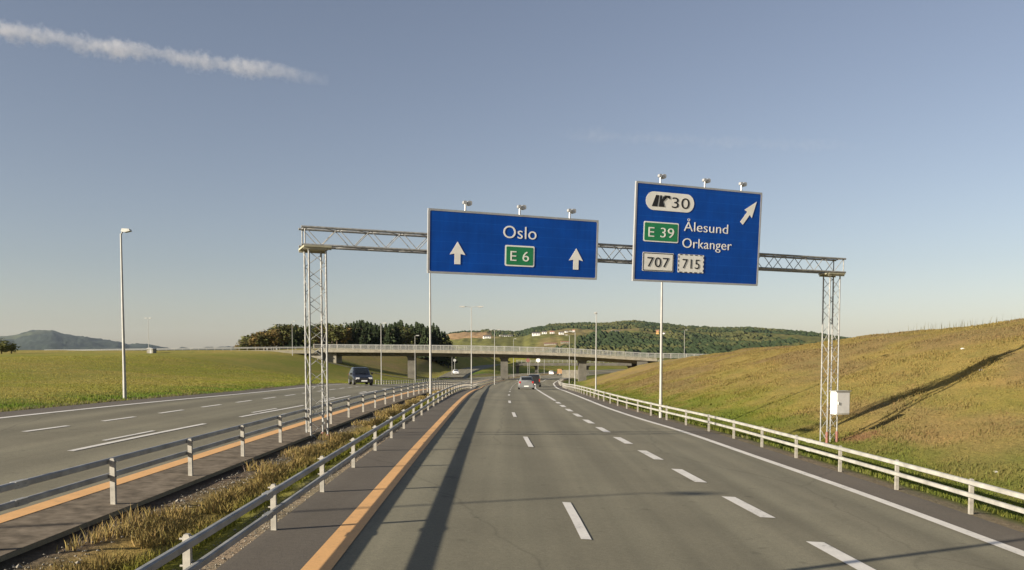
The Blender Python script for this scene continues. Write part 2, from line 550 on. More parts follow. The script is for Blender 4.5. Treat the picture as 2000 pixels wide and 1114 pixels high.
def land(X, Y):
    X, Y = np.asarray(X, float), np.asarray(Y, float)
    ol, orr, nl, rr = X_OL(Y), X_OR(Y), X_NL(Y), X_RR(Y)
    z = ground(X, Y)
    fade = 1 - smst(600, 900, Y)
    # left field
    u = ol - X
    ze = ground(ol, Y)
    P = .95 + 3.0 * np.clip(Y, -40, 215) / 215 + .030 * np.clip(Y - 228, 0, 170) * smst(15, 60, u)
    app = smst(203, 212, Y) * (1 - smst(224, 236, Y)) * smst(27, 34, u)
    w = smst(0, 45, u)
    zf = (1 - w) * ze + w * P + .72 * app - .32 * smst(0, 1.4, u) * (1 - smst(1.8, 6.5, u))
    zf = zf + (fbm(X * .09, Y * .05, 3) - .5) * .35 * smst(3, 20, u) + .10 * (fbm(X * .6, Y * .35, 8) - .5) * smst(.5, 4, u)
    grove = np.exp(-((X + 65) / 55.0) ** 2)
    zf = zf - .030 * np.clip(Y - 228, 0, 170) * smst(15, 60, u) * (1 - grove) - 4.5 * smst(226, 300, Y) * (1 - grove) * smst(60, 110, u)
    Yc = np.clip(Y, 238, 440)
    sd = np.maximum(fl_(Yc) - 1.5 - X, X - fr_(Yc) - 2) + 60 * (1 - smst(228, 236, Y)) + 60 * smst(440, 450, Y)
    ws = smst(0, 9, sd)
    zf = (slz(Yc) - .35) * (1 - ws) + zf * ws
    zf = zf * fade - 5 * (1 - fade)
    z = np.where(u > 0, zf, z)
    # median
    a = np.clip((X - orr) / np.maximum(nl - orr, .01), 0, 1)
    wid = np.maximum(nl - orr, 0)
    zm = (1 - a) * ground(orr, Y) + a * ground(nl, Y) - np.minimum(.08, wid * .05) * np.sin(np.pi * a) - .05 * (1 - smst(.05, .3, a)) * (a > 0)
    zm = zm + .07 * (fbm(X * 1.7, Y * 1.1, 5) - .5) * np.sin(np.pi * a)
    z = np.where((X > orr) & (X < nl), zm, z)
    # beyond the bridge the carriageways part round a low green island is left to the road sheets
    # right berm
    r = X - rr
    zr = ground(rr, Y)
    toe = BERM_X0(Y)
    cx, cz = CREST_X(Y), CREST_Z(Y)
    t = np.clip((X - toe) / np.maximum(cx - toe, 1), 0, 1.0)
    f = np.where(t < .12, t * t / .24, t - .06) / .94
    f = f - .09 * smst(.72, 1, t)
    zt = zr - .36
    zb = zr - .36 * smst(.2, 2.2, r) + (cz - zt) / .91 * f
    back = np.maximum(X - cx, 0)
    zb = zb + .05 * np.minimum(back, 8) - .10 * np.maximum(back - 8, 0).clip(0, 60)
    zb = zb + (fbm(X * .16, Y * .10, 11) - .5) * .55 * smst(.05, .5, t) + .16 * (fbm(X * .8, Y * .6, 12) - .5) * smst(1, 4, r)
    zb = zb * fade - 5 * (1 - fade)
    z = np.where(r > 0, zb, z)
    return z


def tint(X, Y):
    """true colour of the ground cover: green, straw, dry brown, gravel and bare earth by place"""
    X, Y = np.asarray(X, float), np.asarray(Y, float)
    green = np.array([.165, .165, .028])
    lush = np.array([.105, .145, .022])
    straw = np.array([.245, .188, .064])
    brown = np.array([.205, .148, .072])
    earth = np.array([.13, .105, .08])
    orange = np.array([.22, .125, .07])
    mixc = lambda c, k, w: c * (1 - w[..., None]) + k * w[..., None]
    n1, n2, n3 = fbm(X * .22, Y * .12, 21), fbm(X * .9, Y * .6, 22), fbm(X * .05, Y * .025, 23)
    c = np.broadcast_to(green, X.shape + (3,)).copy()
    u, r = X_OL(Y) - X, X - X_RR(Y)
    # field
    fl = u > 0
    cf = mixc(c, straw * np.array([.86, .92, .8]), np.clip(smst(.36, .62, n1) * .5 + smst(.4, .6, n3) * .35 + .12, 0, 1))
    cf = mixc(cf, lush * .95, smst(.45, .6, n2) * .8 * (1 - smst(3, 9, u)) + .35 * (1 - smst(2, 7, u)))
    cf = mixc(cf, earth, 1 - smst(.3, .9, u))
    cf = mixc(cf, brown, smst(218, 240, Y) * (.55 + .4 * smst(.4, .6, n1)) * smst(0, 8, fl_(np.clip(Y, 238, 440)) - X) * np.exp(-((X + 45) / 40) ** 2))
    cf = mixc(cf, brown * np.array([.9, .95, 1.0]), smst(196, 206, Y) * (1 - smst(226, 232, Y)) * .35 * smst(30, 40, u))
    c = np.where(fl[..., None], cf * np.array([1.20, 1.26, 1.12]), c)
    # berm
    toe, cx = BERM_X0(Y), CREST_X(Y)
    t = (X - toe) / np.maximum(cx - toe, 1)
    dry = np.clip(smst(.0, .55, t + (n1 - .5) * .55 + (n3 - .5) * .6 + .12 * smst(60, 160, Y)), 0, 1)
    cb = mixc(c, straw, np.clip(dry * .95 + smst(.45, .6, n2) * .35, 0, 1))
    cb = mixc(cb, brown, np.clip(dry * smst(.42, .60, n1) * .75, 0, 1))
    cb = mixc(cb, lush, np.clip((1 - smst(.0, .20, t + (n2 - .5) * .3)) * .65, 0, 1) * smst(.4, 1.2, r))
    cb = mixc(cb, earth * 1.45, 1 - smst(.35, 1.05, r + (n2 - .5) * .6))
    d = np.hypot((X - 13.3) / 1.1, (Y - 31.6) / .9) + (n2 - .5) * 1.2
    cb = mixc(cb, orange, .85 * (1 - smst(.35, .8, d)))
    c = np.where((r > 0)[..., None], cb, c)
    # median: dark rubble by the opposite kerb, dry grass, green grass, then gravel
    orr, nl = X_OR(Y), X_NL(Y)
    a = np.clip((X - orr) / np.maximum(nl - orr, .01), 0, 1)
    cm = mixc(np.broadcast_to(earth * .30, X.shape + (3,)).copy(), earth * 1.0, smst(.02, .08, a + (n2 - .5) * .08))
    cm = mixc(cm, straw * 1.1, smst(.18, .36, a + (n2 - .5) * .3))
    cm = mixc(cm, green * 1.05, smst(.52, .68, a + (n2 - .5) * .3))
    cm = mixc(cm, earth * 1.9, smst(.80, .9, a + (n2 - .5) * .12))
    c = np.where(((X > orr) & (X < nl))[..., None], cm, c)
    far = smst(420, 700, Y)
    c = c * (1 - far[..., None]) + np.array([.07, .085, .03]) * far[..., None]
    return c


def stations():
    ys = list(np.arange(-120, -20, 12)) + list(np.arange(-20, 60, .8)) + list(np.arange(60, 130, 1.6)) + list(np.arange(130, 260, 2.5)) + list(np.arange(260, 460, 6)) + [480, 520, 580, 650, 750, 900, 1200, 1800, 3000, 6000, 14000]
    return np.array(ys, float)


ys = stations()
cols = []
OLs, ORs, NLs, RRs = X_OL(np.minimum(ys, 520)), X_OR(np.minimum(ys, 520)), X_NL(np.minimum(ys, 520)), X_RR(np.minimum(ys, 520))
wide = 1 + np.clip(ys - 600, 0, None) / 900
for o in (14000 / 15, 500, 330, 240, 190, 150, 120, 100, 85, 72, 62, 54, 47, 41, 36, 32, 28, 25, 22, 19, 16.5, 14, 12, 10, 8.2, 6.6, 5.2, 4, 3, 2.2, 1.5, .9, .4):
    cols.append(OLs - o * (wide if o > 100 else 1))
for k in (0, .33, .66, 1): cols.append(OLs + (ORs - OLs) * k + (-.001 if k == 0 else .001 if k == 1 else 0))
for k in (.04, .12, .22, .34, .46, .58, .7, .82, .92): cols.append(ORs + (NLs - ORs) * k)
for k in (0, .33, .66, 1): cols.append(NLs + (RRs - NLs) * k + (-.001 if k == 0 else .001 if k == 1 else 0))
for o in list(np.arange(.35, 6, .55)) + list(np.arange(6, 30, .8)) + [31, 33, 36, 40, 46, 55, 70, 100, 150, 220, 320, 500, 14000 / 15]:
    cols.append(RRs + o * (wide if o > 60 else 1))
GX = np.array(cols).T
GY = np.repeat(ys[:, None], GX.shape[1], 1)
GYc = np.minimum(GY, 1000)
GZ = np.where(GY > 1000, -5.0, land(GX, GYc))
on_road = ((GX > OLs[:, None] + .002) & (GX < ORs[:, None] - .002)) | ((GX > NLs[:, None] + .002) & (GX < RRs[:, None] - .002))
GZ = GZ - .09 * on_road - .012
ny, nx = GX.shape
idx = np.arange(ny * nx).reshape(ny, nx)
quads = np.stack([idx[:-1, :-1], idx[:-1, 1:], idx[1:, 1:], idx[1:, :-1]], -1).reshape(-1, 4)
g = npmesh('ground', np.stack([GX, GY, GZ], -1).reshape(-1, 3), quads, M['ground'], tint(GX, GYc).reshape(-1, 3))
tag(g, kind='structure')


# ------------------------------------------------------------------ roads and markings
def strip(name, fl, fr, y0, y1, mat, lift=0.0, step=1.0, ncol=1, kind='structure', skirt=.0, lat=None):
    Y = [y0]
    while Y[-1] < y1:
        Y.append(min(y1, Y[-1] + step * max(1, Y[-1] / 40)))
    Y = np.array(Y)
    k = np.linspace(0, 1, ncol + 1)
    L, Rr = fl(Y), fr(Y)
    X = L[:, None] + (Rr - L)[:, None] * k
    YY = np.repeat(Y[:, None], len(k), 1)
    Z = ground(X, YY) + lift
    if skirt:
        X = np.concatenate([X[:, :1], X, X[:, -1:]], 1)
        YY = np.concatenate([YY[:, :1], YY, YY[:, -1:]], 1)
        Z = np.concatenate([Z[:, :1] - skirt, Z, Z[:, -1:] - skirt], 1)
    n = X.shape[1]
    ii = np.arange(X.size).reshape(X.shape)
    q = np.stack([ii[:-1, :-1], ii[:-1, 1:], ii[1:, 1:], ii[1:, :-1]], -1).reshape(-1, 4)
    colr = None if lat is None else np.repeat((X - lat(YY)).reshape(-1, 1), 3, 1)
    o = npmesh(name, np.stack([X, YY, Z], -1).reshape(-1, 3), q, mat, colr, smooth=not skirt)
    if kind: tag(o, kind=kind)
    return o


def off(f, d): return lambda y: f(y) + d


strip('road', X_NL, X_RR, -60, 520, M['asphalt'], .0, 1, 6, skirt=.12, lat=X_L1)
strip('road', X_OL, X_OR, -60, 520, M['asphalt'], .0, 1, 6, skirt=.2, lat=X_O1)
strip('road_shoulder', off(X_NL, .004), off(X_YEL, -.10), -60, 300, M['shoulder'], .005, 1, 2)
strip('road_shoulder', off(X_EDGE, .10), off(X_RR, -.004), -60, 300, M['shoulder'], .005, 1, 2)
strip('road_shoulder', off(X_OL, .004), off(X_OE, -.1), -60, 300, M['shoulder'], .005, 1, 2)
strip('road_shoulder', off(X_OYEL, .14), off(X_OR, -.004), -60, 300, M['dirt'], .005, 1, 2)
strip('edge_line', off(X_EDGE, -.13), off(X_EDGE, .13), -60, 320, M['white_paint'], .010)
strip('edge_line', off(X_OE, -.10), off(X_OE, .10), -60, 320, M['white_paint'], .010)
strip('yellow_line', off(X_YEL, -.18), off(X_YEL, .155), -60, 320, M['yellow_paint'], .010)
strip('yellow_line', off(X_OYEL, -.145), off(X_OYEL, .145), -60, 320, M['yellow_paint'], .010)


def dashes(name, f, w, segs, mat):
    V, Q = [], []
    for a, b in segs:
        n = max(2, int((b - a) / 1.5) + 1)
        for k, y in enumerate(np.linspace(a, b, n)):
            for s in (-1, 1):
                x = float(f(y)) + s * w / 2
                V.append((x, y, float(ground(x, y)) + .010))
            if k:
                i = len(V)
                Q.append((i - 4, i - 3, i - 1, i - 2))
    o = npmesh(name, V, Q, mat, smooth=False)
    return tag(o, kind='structure')


dashes('lane_line', X_L1, .15, [(y, y + 3) for y in np.arange(-35.85, 250, 11.9)], M['white_paint'])
dashes('lane_line', X_L2, .27, [(y, y + 2.1) for y in np.arange(-29.2, 53, 3.95)], M['white_paint'])
strip('lane_line', off(X_L2, -.10), off(X_L2, .10), 53.5, 320, M['white_paint'], .010)
dashes('lane_line', X_O1, .15, [(18.0 + 10.5 * k, 18.0 + 10.5 * k + 7.5) for k in range(-3, 18)], M['white_paint'])
dashes('lane_line', off(X_O1, -.33), .12, [(20.1 + 10.5 * k, 20.1 + 10.5 * k + 2.7) for k in range(-3, 18)], M['white_paint'])
dashes('lane_line', X_O2, .15, [(y, y + 1.9) for y in np.arange(21.05 - 3.62 * 12, 200, 3.62)], M['white_paint'])
# slip road climbing away beyond the bridge, on the far left of the arches
V, Q = [], []
for k, y in enumerate(np.arange(238, 440, 4.0)):
    z = float(slz(y))
    V += [(float(fl_(y)) - 3, y, z - 1.6), (float(fl_(y)), y, z), (float(fr_(y)), y, z), (float(fr_(y)) + 4, y, z - 2.2)]
    if k:
        i = 4 * k
        for a in range(3): Q.append((i - 4 + a, i - 3 + a, i + 1 + a, i + a))
tag(npmesh('slip_road', V, Q, M['asphalt'], smooth=False), kind='structure')


# ------------------------------------------------------------------ guardrails
def box_rail(pts, hw, hh):
    """hollow-section beam with softened edges along a line"""
    k, q = .72, .45
    sec = [(-hw, -hh * k), (-hw * q, -hh), (hw * q, -hh), (hw, -hh * k), (hw, hh * k), (hw * q, hh), (-hw * q, hh), (-hw, hh * k)]
    vs, fs, n = [], [], len(sec)
    for i, p in enumerate(pts):
        a, b = Vector(pts[max(i - 1, 0)]), Vector(pts[min(i + 1, len(pts) - 1)])
        t = (b - a)
        sdir = Vector((t.y, -t.x, 0)).normalized()
        for x, z in sec: vs.append(Vector(p) + sdir * x + Vector((0, 0, z)))
    for i in range(len(pts) - 1):
        for j in range(n): fs.append((i * n + j, i * n + (j + 1) % n, (i + 1) * n + (j + 1) % n, (i + 1) * n + j))
    m = MB().add(vs, fs)
    m.add(vs[:n], [tuple(range(n))[::-1]]).add(vs[-n:], [tuple(range(n))])
    return m


def guardrail(label, fx, y0, y1, side, zoff, mat, pmat, step=3.02, ytop=.70, first=None, gap=.27, rad=.041):
    """two tubes bolted to posts; side = which way (in x) the tubes stand off the posts"""
    root = empty('guardrail', (0, 0, 0), 0, label, 'guardrail', 'guardrails along the motorway')
    Y = [y0]
    while Y[-1] < y1: Y.append(min(y1, Y[-1] + 1.51))
    for h, r in ((ytop, rad), (ytop - gap, rad * .92)):
        pts = []
        for y in Y:
            x = float(fx(y))
            pts.append((x + side * .095, y, float(zoff(x, y)) + h))
        bm = box_rail(pts, r * .95, r * 1.05)
        for k in range(5, min(len(pts) - 1, 60), 8):      # spliced joints with their bolts
            a, b = Vector(pts[k]), Vector(pts[k + 1])
            c, t = a + (b - a) * .5, (b - a)
            bm.box(c, (r * 1.96, .26, r * 2.17), -math.atan2(t.x, t.y))
            for e in (-.08, .08): bm.bar(c + t.normalized() * e + Vector((-r * 1.12, 0, 0)), c + t.normalized() * e + Vector((r * 1.12, 0, 0)), .011, n=6)
        bm.build('rail_beam', mat, root)
    proto = None
    y = first if first is not None else y0 + .4
    while y < y1:
        x = float(fx(y))
        z = float(zoff(x, y))
        if proto is None:
            m = MB()
            m.prism([(-.037, -.35), (.037, -.35), (.037, ytop + .02), (.022, ytop + .05), (-.022, ytop + .05), (-.037, ytop + .02)], -.03, .03)
            for h in (ytop, ytop - gap):
                m.box((side * .045, 0, h), (.02, .05, .06))
                m.bar((side * .03, 0, h), (-side * .075, 0, h), .012, n=6)
            proto = m.build('post', pmat, root)
            proto.location = (x, y, z)
        else:
            inst(proto, root, (x, y, z))
        y += step
    return root


near_base = lambda x, y: ground(X_NL(y), y) + .0
guardrail('pale steel two-tube guardrail between yellow kerb line and grassy median, nearest the car', off(X_NL, .09), 2.4, 250, 1, lambda x, y: ground(X_NL(y), y), M['rail'], M['post'], 3.2, .585, 4.95)
guardrail('shaded steel two-tube guardrail beside the opposite carriageway, beyond the median', off(X_OR, -.27), 2.0, 250, -1, lambda x, y: ground(x, y), M['rail'], M['post'], 3.03, .655, 3.45, .225)
guardrail('sunlit cream two-tube guardrail below the grassy hillside on the right', off(X_RR, .10), 3.0, 215, -1, lambda x, y: ground(X_RR(y), y) - .03, M['rail_pale'], M['post'], 2.9, .65, 4.25, .245, .045)
guardrail('short far guardrail at the foot of the left embankment before the bridge', off(X_OL, -.35), 118, 232, 1, lambda x, y: ground(X_OL(y), y) - .02, M['rail'], M['rail_pale'], 3.6, .62, 118.5)

# ------------------------------------------------------------------ the sign gantry
GL = at(620, 880, 24.2)
GR = at(1618, 868, 31.6)
gdir = Vector((GR.x - GL.x, GR.y - GL.y, 0)).normalized()
GAZ = math.atan2(gdir.y, gdir.x)
gn = Vector((gdir.y, -gdir.x, 0))              # towards the viewer
SPAN = (Vector((GR.x, GR.y, 0)) - Vector((GL.x, GL.y, 0))).length
BZ0, BZ1 = 5.78, 6.28                             # lower and upper chords
gantry = empty('sign_gantry', (GL.x, GL.y, 0), GAZ, 'grey lattice steel gantry spanning the carriageway and carrying two blue signs', 'sign gantry')


def tower(x, z0, parent, b):
    a = .24
    m = MB()
    zt = BZ0 - .10
    cs = [(-a, -b), (a, -b), (a, b), (-a, b)]
    for cx, cy in cs: m.bar((x + cx, cy, z0 + .02), (x + cx, cy, zt), .028, n=8)
    n = 15
    h = (zt - z0 - .25) / n
    for k in range(4):
        p, q = cs[k], cs[(k + 1) % 4]
        for i in range(n):
            za, zb = z0 + .15 + i * h, z0 + .15 + (i + 1) * h
            s, e = (p, q) if i % 2 else (q, p)
            m.bar((x + s[0], s[1], za), (x + e[0], e[1], zb), .010, n=5)
    t = m.build('lattice_tower', M['truss'], parent)
    c = MB()
    for cx, cy in cs:
        c.box((x + cx, cy, z0 + .02), (.16, .16, .04))
        c.bar((x + cx, cy, z0 - .5), (x + cx, cy, z0 + .0), .10, n=10)
    c.build('base_plate', M['concrete'], t)
    c = MB()
    c.box((x, 0, BZ0 - .065), (a * 2 + .30, b * 2 + .22, .05))
    for s in (-1, 1): c.box((x, s * (b + .05), BZ0 - .12), (a * 2 + .3, .03, .06))
    c.build('cap_plate', M['cap'], parent)
    return t


TB = (.40, .17)
tl = tower(0, GL.z, gantry, TB[0])
tr = tower(SPAN, GR.z, gantry, TB[1])
for t, x, k in ((tl, 0, 0), (tr, SPAN, 1)):
    z0 = (GL.z, GR.z)[k]
    for sx, sy in ((.24, -TB[0]), (.24, TB[0])) if k == 0 else ((.24, -TB[1]), (-.24, -TB[1])):
        MB().bar((x + sx, sy, z0 + .05), (x + sx, sy, z0 + .50), .055, n=10).build('leg_sleeve', M['red'], t)
bm_ = MB()
x0, x1 = -.42, SPAN + .42
hb = .25
for y in (-hb, hb):
    for z in (BZ0, BZ1): bm_.bar((x0, y, z), (x1, y, z), .036, n=8)
nn = 42
st = (x1 - x0 - .2) / nn
for i in range(nn):
    xa, xb = x0 + .1 + i * st, x0 + .1 + (i + 1) * st
    for y in (-hb, hb):
        za, zb = (BZ0, BZ1) if i % 2 else (BZ1, BZ0)
        bm_.bar((xa, y, za), (xb, y, zb), .013, n=5)
    for z in (BZ0, BZ1):
        s = 1 if i % 2 else -1
        bm_.bar((xa, -hb * s, z), (xb, hb * s, z), .012, n=5)
for x in (x0 + .1, x1 - .1):
    for y in (-hb, hb): bm_.bar((x, y, BZ0), (x, y, BZ1), .02, n=6)
    for z in (BZ0, BZ1): bm_.bar((x, -hb, z), (x, hb, z), .02, n=6)
bm_.build('truss_beam', M['truss'], gantry)


def on_gantry(px, offs):
    """distance along the gantry line (set forward by offs) seen at photo column px"""
    o = Vector((GL.x, GL.y, 0)) + gn * offs
    k = (px - PXC) / F
    s = (k * o.y - o.x) / (gdir.x - k * gdir.y)
    p = o + gdir * s
    return s, p


def text_obj(txt, cap, mat, parent, name='lettering', bold=.012, width=None):
    """a line of lettering, baseline-left at the origin, lying in the local x-z plane"""
    c = bpy.data.curves.new('lettering', 'FONT')
    c.body = txt
    c.size = cap / .729
    c.extrude = .003
    c.offset = -.006 * cap
    c.space_character = 1.04
    o = bpy.data.objects.new('lettering_source', c)
    COL.objects.link(o)
    dg = bpy.context.evaluated_depsgraph_get()
    me = bpy.data.meshes.new_from_object(o.evaluated_get(dg))
    bpy.data.objects.remove(o)
    bpy.data.curves.remove(c)
    n = len(me.vertices)
    v = np.zeros(n * 3, np.float32)
    me.vertices.foreach_get('co', v)
    v = v.reshape(-1, 3)
    v[:, 0] -= v[:, 0].min()
    if width: v[:, 0] *= width / v[:, 0].max()
    v = np.stack([v[:, 0], -v[:, 2], v[:, 1]], -1)
    me.vertices.foreach_set('co', v.ravel())
    me.materials.clear()
    me.materials.append(mat)
    me.update()
    ob = bpy.data.objects.new(name, me)
    COL.objects.link(ob)
    ob.parent = parent
    return ob


def rrect(x0, x1, z0, z1, r, n=5):
    p = []
    for cx, cz, a in ((x1 - r, z0 + r, -90), (x1 - r, z1 - r, 0), (x0 + r, z1 - r, 90), (x0 + r, z0 + r, 180)):
        for i in range(n + 1):
            t = R(a + 90 * i / n)
            p.append((cx + r * math.cos(t), cz + r * math.sin(t)))
    return p


def plate(poly, y, name, mat, parent, th=.004):
    return MB().prism(poly, y - th, y).build(name, mat, parent)


def arrow_poly(cx, z0, z1, w, shaft):
    hz = z1 - (z1 - z0) * .54
    return [(cx - shaft / 2, z0), (cx + shaft / 2, z0), (cx + shaft / 2, hz), (cx + w / 2, hz - .03), (cx, z1), (cx - w / 2, hz - .03), (cx - shaft / 2, hz)]


def sign(label, pxl, pxr, ytl, ybl, ytr, ybr, tilt):
    offs = .48
    s0, p0 = on_gantry(pxl, offs)
    s1, p1 = on_gantry(pxr, offs)
    zt = (at(pxl, ytl, p0.y).z + at(pxr, ytr, p1.y).z) / 2
    zb = (at(pxl, ybl, p0.y).z + at(pxr, ybr, p1.y).z) / 2
    Wd, Ht = s1 - s0, zt - zb
    root = empty('direction_sign', (p0.x, p0.y, zb), 0, label, 'road sign', 'blue signs on the gantry')
    root.rotation_euler = (tilt, 0, GAZ)
    plate(rrect(0, Wd, 0, Ht, .05), .0, 'panel', M['sign_blue'], root, .03)
    # seams of the boards and a trim round the edge
    fr = MB()
    for (ax, az, bx, bz) in ((-.03, -.03, Wd + .03, -.03), (-.03, Ht + .03, Wd + .03, Ht + .03)):
        fr.box(((ax + bx) / 2, .0, az), (bx - ax + .06, .075, .06))
    for x in (-.035, Wd + .035): fr.box((x, .0, Ht / 2), (.06, .075, Ht + .0))
    fr.build('frame', M['alu'], root)
    bk = MB()
    for k in range(4):
        x = Wd * (.14 + .24 * k)
        bk.box((x, .05, Ht / 2), (.06, .08, Ht * .98))
        for z in (BZ0, BZ1):
            bk.box((x, .17, z - zb), (.05, .20, .06))
    bk.build('bracket', M['alu'], root)
    return root, Wd, Ht, zb


T = R(3.2)
s1, w1, h1, z1 = sign('long blue overhead sign reading Oslo and E 6 with two upward arrows', 839.5, 1160.5, 411, 530, 436, 543, T)
s2, w2, h2, z2 = sign('tall blue overhead sign for exit 30 to Ålesund and Orkanger', 1236.5, 1473, 360, 546, 381, 555, T)


def put(o, x, z, y=-.036):
    o.location = (x, y, z)
    return o


LY = -.036
# --- Oslo
put(text_obj('Oslo', .222 * h1, M['sign_white'], s1, width=.200 * w1), .420 * w1, (1 - .378) * h1)
for a, b in ((.108, .203), (.829, .914)):
    plate(arrow_poly((a + b) / 2 * w1, (1 - .866) * h1, (1 - .488) * h1, .50, .19), LY, 'arrow', M['sign_white'], s1)
bx = plate(rrect(.432 * w1, .610 * w1, (1 - .857) * h1, (1 - .497) * h1, .05), LY, 'route_badge', M['sign_white'], s1)
plate(rrect(.432 * w1 + .045, .610 * w1 - .045, (1 - .857) * h1 + .045, (1 - .497) * h1 - .045, .035), LY - .004, 'badge_field', M['sign_green'], bx)
put(text_obj('E 6', .180 * h1, M['sign_white'], bx, width=.112 * w1), .465 * w1, (1 - .765) * h1, LY - .010)
# --- exit 30
pl = plate(rrect(.065 * w2, .445 * w2, (1 - .266) * h2, (1 - .073) * h2, .0964 * h2, 8), LY, 'exit_badge', M['sign_white'], s2)
put(text_obj('30', .118 * h2, M['sign_black'], pl, width=.140 * w2), .268 * w2, (1 - .228) * h2, LY - .006)
ix, iz, iw, ih = .112 * w2, (1 - .226) * h2, .135 * w2, .118 * h2
ic = MB()
for poly in ([(0, 0), (.32, 0), (.36, .45), (.40, 1), (.22, 1)],
             [(.40, 0), (.74, 0), (.66, .42), (.66, .5), (.84, .78), (.80, .98), (1.0, .96), (1.0, .98), (.88, 1.0), (.66, .94), (.58, .62), (.56, 1), (.46, 1), (.44, .5)]):
    ic.prism([(ix + a * iw, iz + b * ih) for a, b in poly], LY - .012, LY - .005)
ic.add([(ix + a * iw, LY - .0125, iz + b * ih) for a, b in ((.68, 1.02), (1.04, 1.02), (1.04, .70))], [(0, 1, 2)])
ic.build('exit_symbol', M['sign_black'], pl)
g2 = plate(rrect(.056 * w2, .330 * w2, (1 - .598) * h2, (1 - .387) * h2, .05), LY, 'route_badge', M['sign_white'], s2)
plate(rrect(.056 * w2 + .04, .330 * w2 - .04, (1 - .598) * h2 + .04, (1 - .387) * h2 - .04, .035), LY - .004, 'badge_field', M['sign_green'], g2)
put(text_obj('E 39', .108 * h2, M['sign_white'], g2, width=.200 * w2), .094 * w2, (1 - .547) * h2, LY - .010)
put(text_obj('Ålesund', .108 * h2, M['sign_white'], s2, width=.362 * w2), .373 * w2, (1 - .462) * h2)
put(text_obj('Orkanger', .108 * h2, M['sign_white'], s2, width=.405 * w2), .367 * w2, (1 - .640) * h2)
for a, b, t, dash in ((.056, .300, '707', 0), (.335, .545, '715', 1)):
    z0, z1_ = (1 - .908) * h2, (1 - .710) * h2
    wp = plate(rrect(a * w2, b * w2, z0, z1_, .03), LY, 'route_badge', M['sign_white'], s2)
    bd = MB()
    i, tk = .028, .022
    X0, X1, Z0, Z1 = a * w2 + i, b * w2 - i, z0 + i, z1_ - i
    if not dash:
        bd.box(((X0 + X1) / 2, LY - .007, Z0), (X1 - X0, .004, tk))
        bd.box(((X0 + X1) / 2, LY - .007, Z1), (X1 - X0, .004, tk))
        for x in (X0, X1): bd.box((x, LY - .007, (Z0 + Z1) / 2), (tk, .004, Z1 - Z0 - tk))
    else:
        X0, X1, Z0, Z1 = a * w2 + .018, b * w2 - .018, z0 + .018, z1_ - .018
        for z in (Z0, Z1):
            for k in range(5): bd.box((X0 + (X1 - X0) * (k + .5) / 5, LY - .007, z), ((X1 - X0) / 9.5, .004, tk))
        for x in (X0, X1):
            for k in range(4): bd.box((x, LY - .007, Z0 + (Z1 - Z0) * (k + .5) / 4), (tk, .004, (Z1 - Z0) / 8))
    bd.build('badge_border', M['sign_black'], wp)
    put(text_obj(t, .108 * h2, M['sign_black'], wp, width=(b - a) * w2 * (.66 if dash else .70)), (a + (b - a) * (.17 if dash else .15)) * w2, (1 - .862) * h2, LY - .009)
ap = arrow_poly(0, 0, 1.0, .52, .19)
ang = R(-38)
ca, sa = math.cos(ang), math.sin(ang)
L_ = .25 * h2 / math.cos(R(38))
poly = []
for x, z in arrow_poly(0, 0, L_, .42, .15):
    poly.append((.845 * w2 + x * ca - z * sa, (1 - .335) * h2 + x * sa + z * ca))
plate(poly, LY, 'arrow', M['sign_white'], s2)
# lamps standing on the top edge of each sign
for root, Wd, Ht, ss in ((s1, w1, h1, (.20, .52, .83)), (s2, w2, h2, (.18, .535, .84))):
    proto = None
    for s in ss:
        if proto is None:
            l = MB()
            l.bar((0, .03, -.25), (0, .03, .22), .030, n=8)
            l.bar((0, .03, .22), (.08, .03, .25), .024, n=8)
            proto = l.build('sign_lamp', M['alu'], root)
            h = MB()
            h.prism(rrect(.07, .21, .17, .31, .05), .0, .16)
            h.prism(rrect(-.07, .03, .20, .30, .03), -.02, .10)
            h.build('lamp_housing', M['alu'], proto)
            proto.location = (s * Wd, 0, Ht + .06)
        else:
            c = copy_tree(proto, root)
            c.location = (s * Wd, 0, Ht + .06)

# the white cabinet hung on the right-hand tower
cb = empty('electrical_cabinet', (GR.x, GR.y, 0), GAZ, 'white steel electrical cabinet strapped to the right-hand gantry tower', 'cabinet')
cz = at(1640, 787, 31.4).z
m = MB()
m.prism(rrect(-.16, .50, cz - .43, cz + .43, .03), -.52, -.24)
m.build('housing', M['cabinet'], cb)
m = MB()
m.prism(rrect(-.13, .47, cz - .39, cz + .37, .02), -.535, -.5202)
m.bar((-.08, -.55, cz - .05), (-.08, -.55, cz + .05), .012, n=6)
m.build('door', M['cabinet'], cb)
for z in (cz - .25, cz + .25): MB().box((.15, -.222, z), (.62, .034, .05)).build('bracket', M['galv'], cb)
MB().box((.17, -.38, cz + .447), (.74, .34, .03)).build('rain_hood', M['galv'], cb)


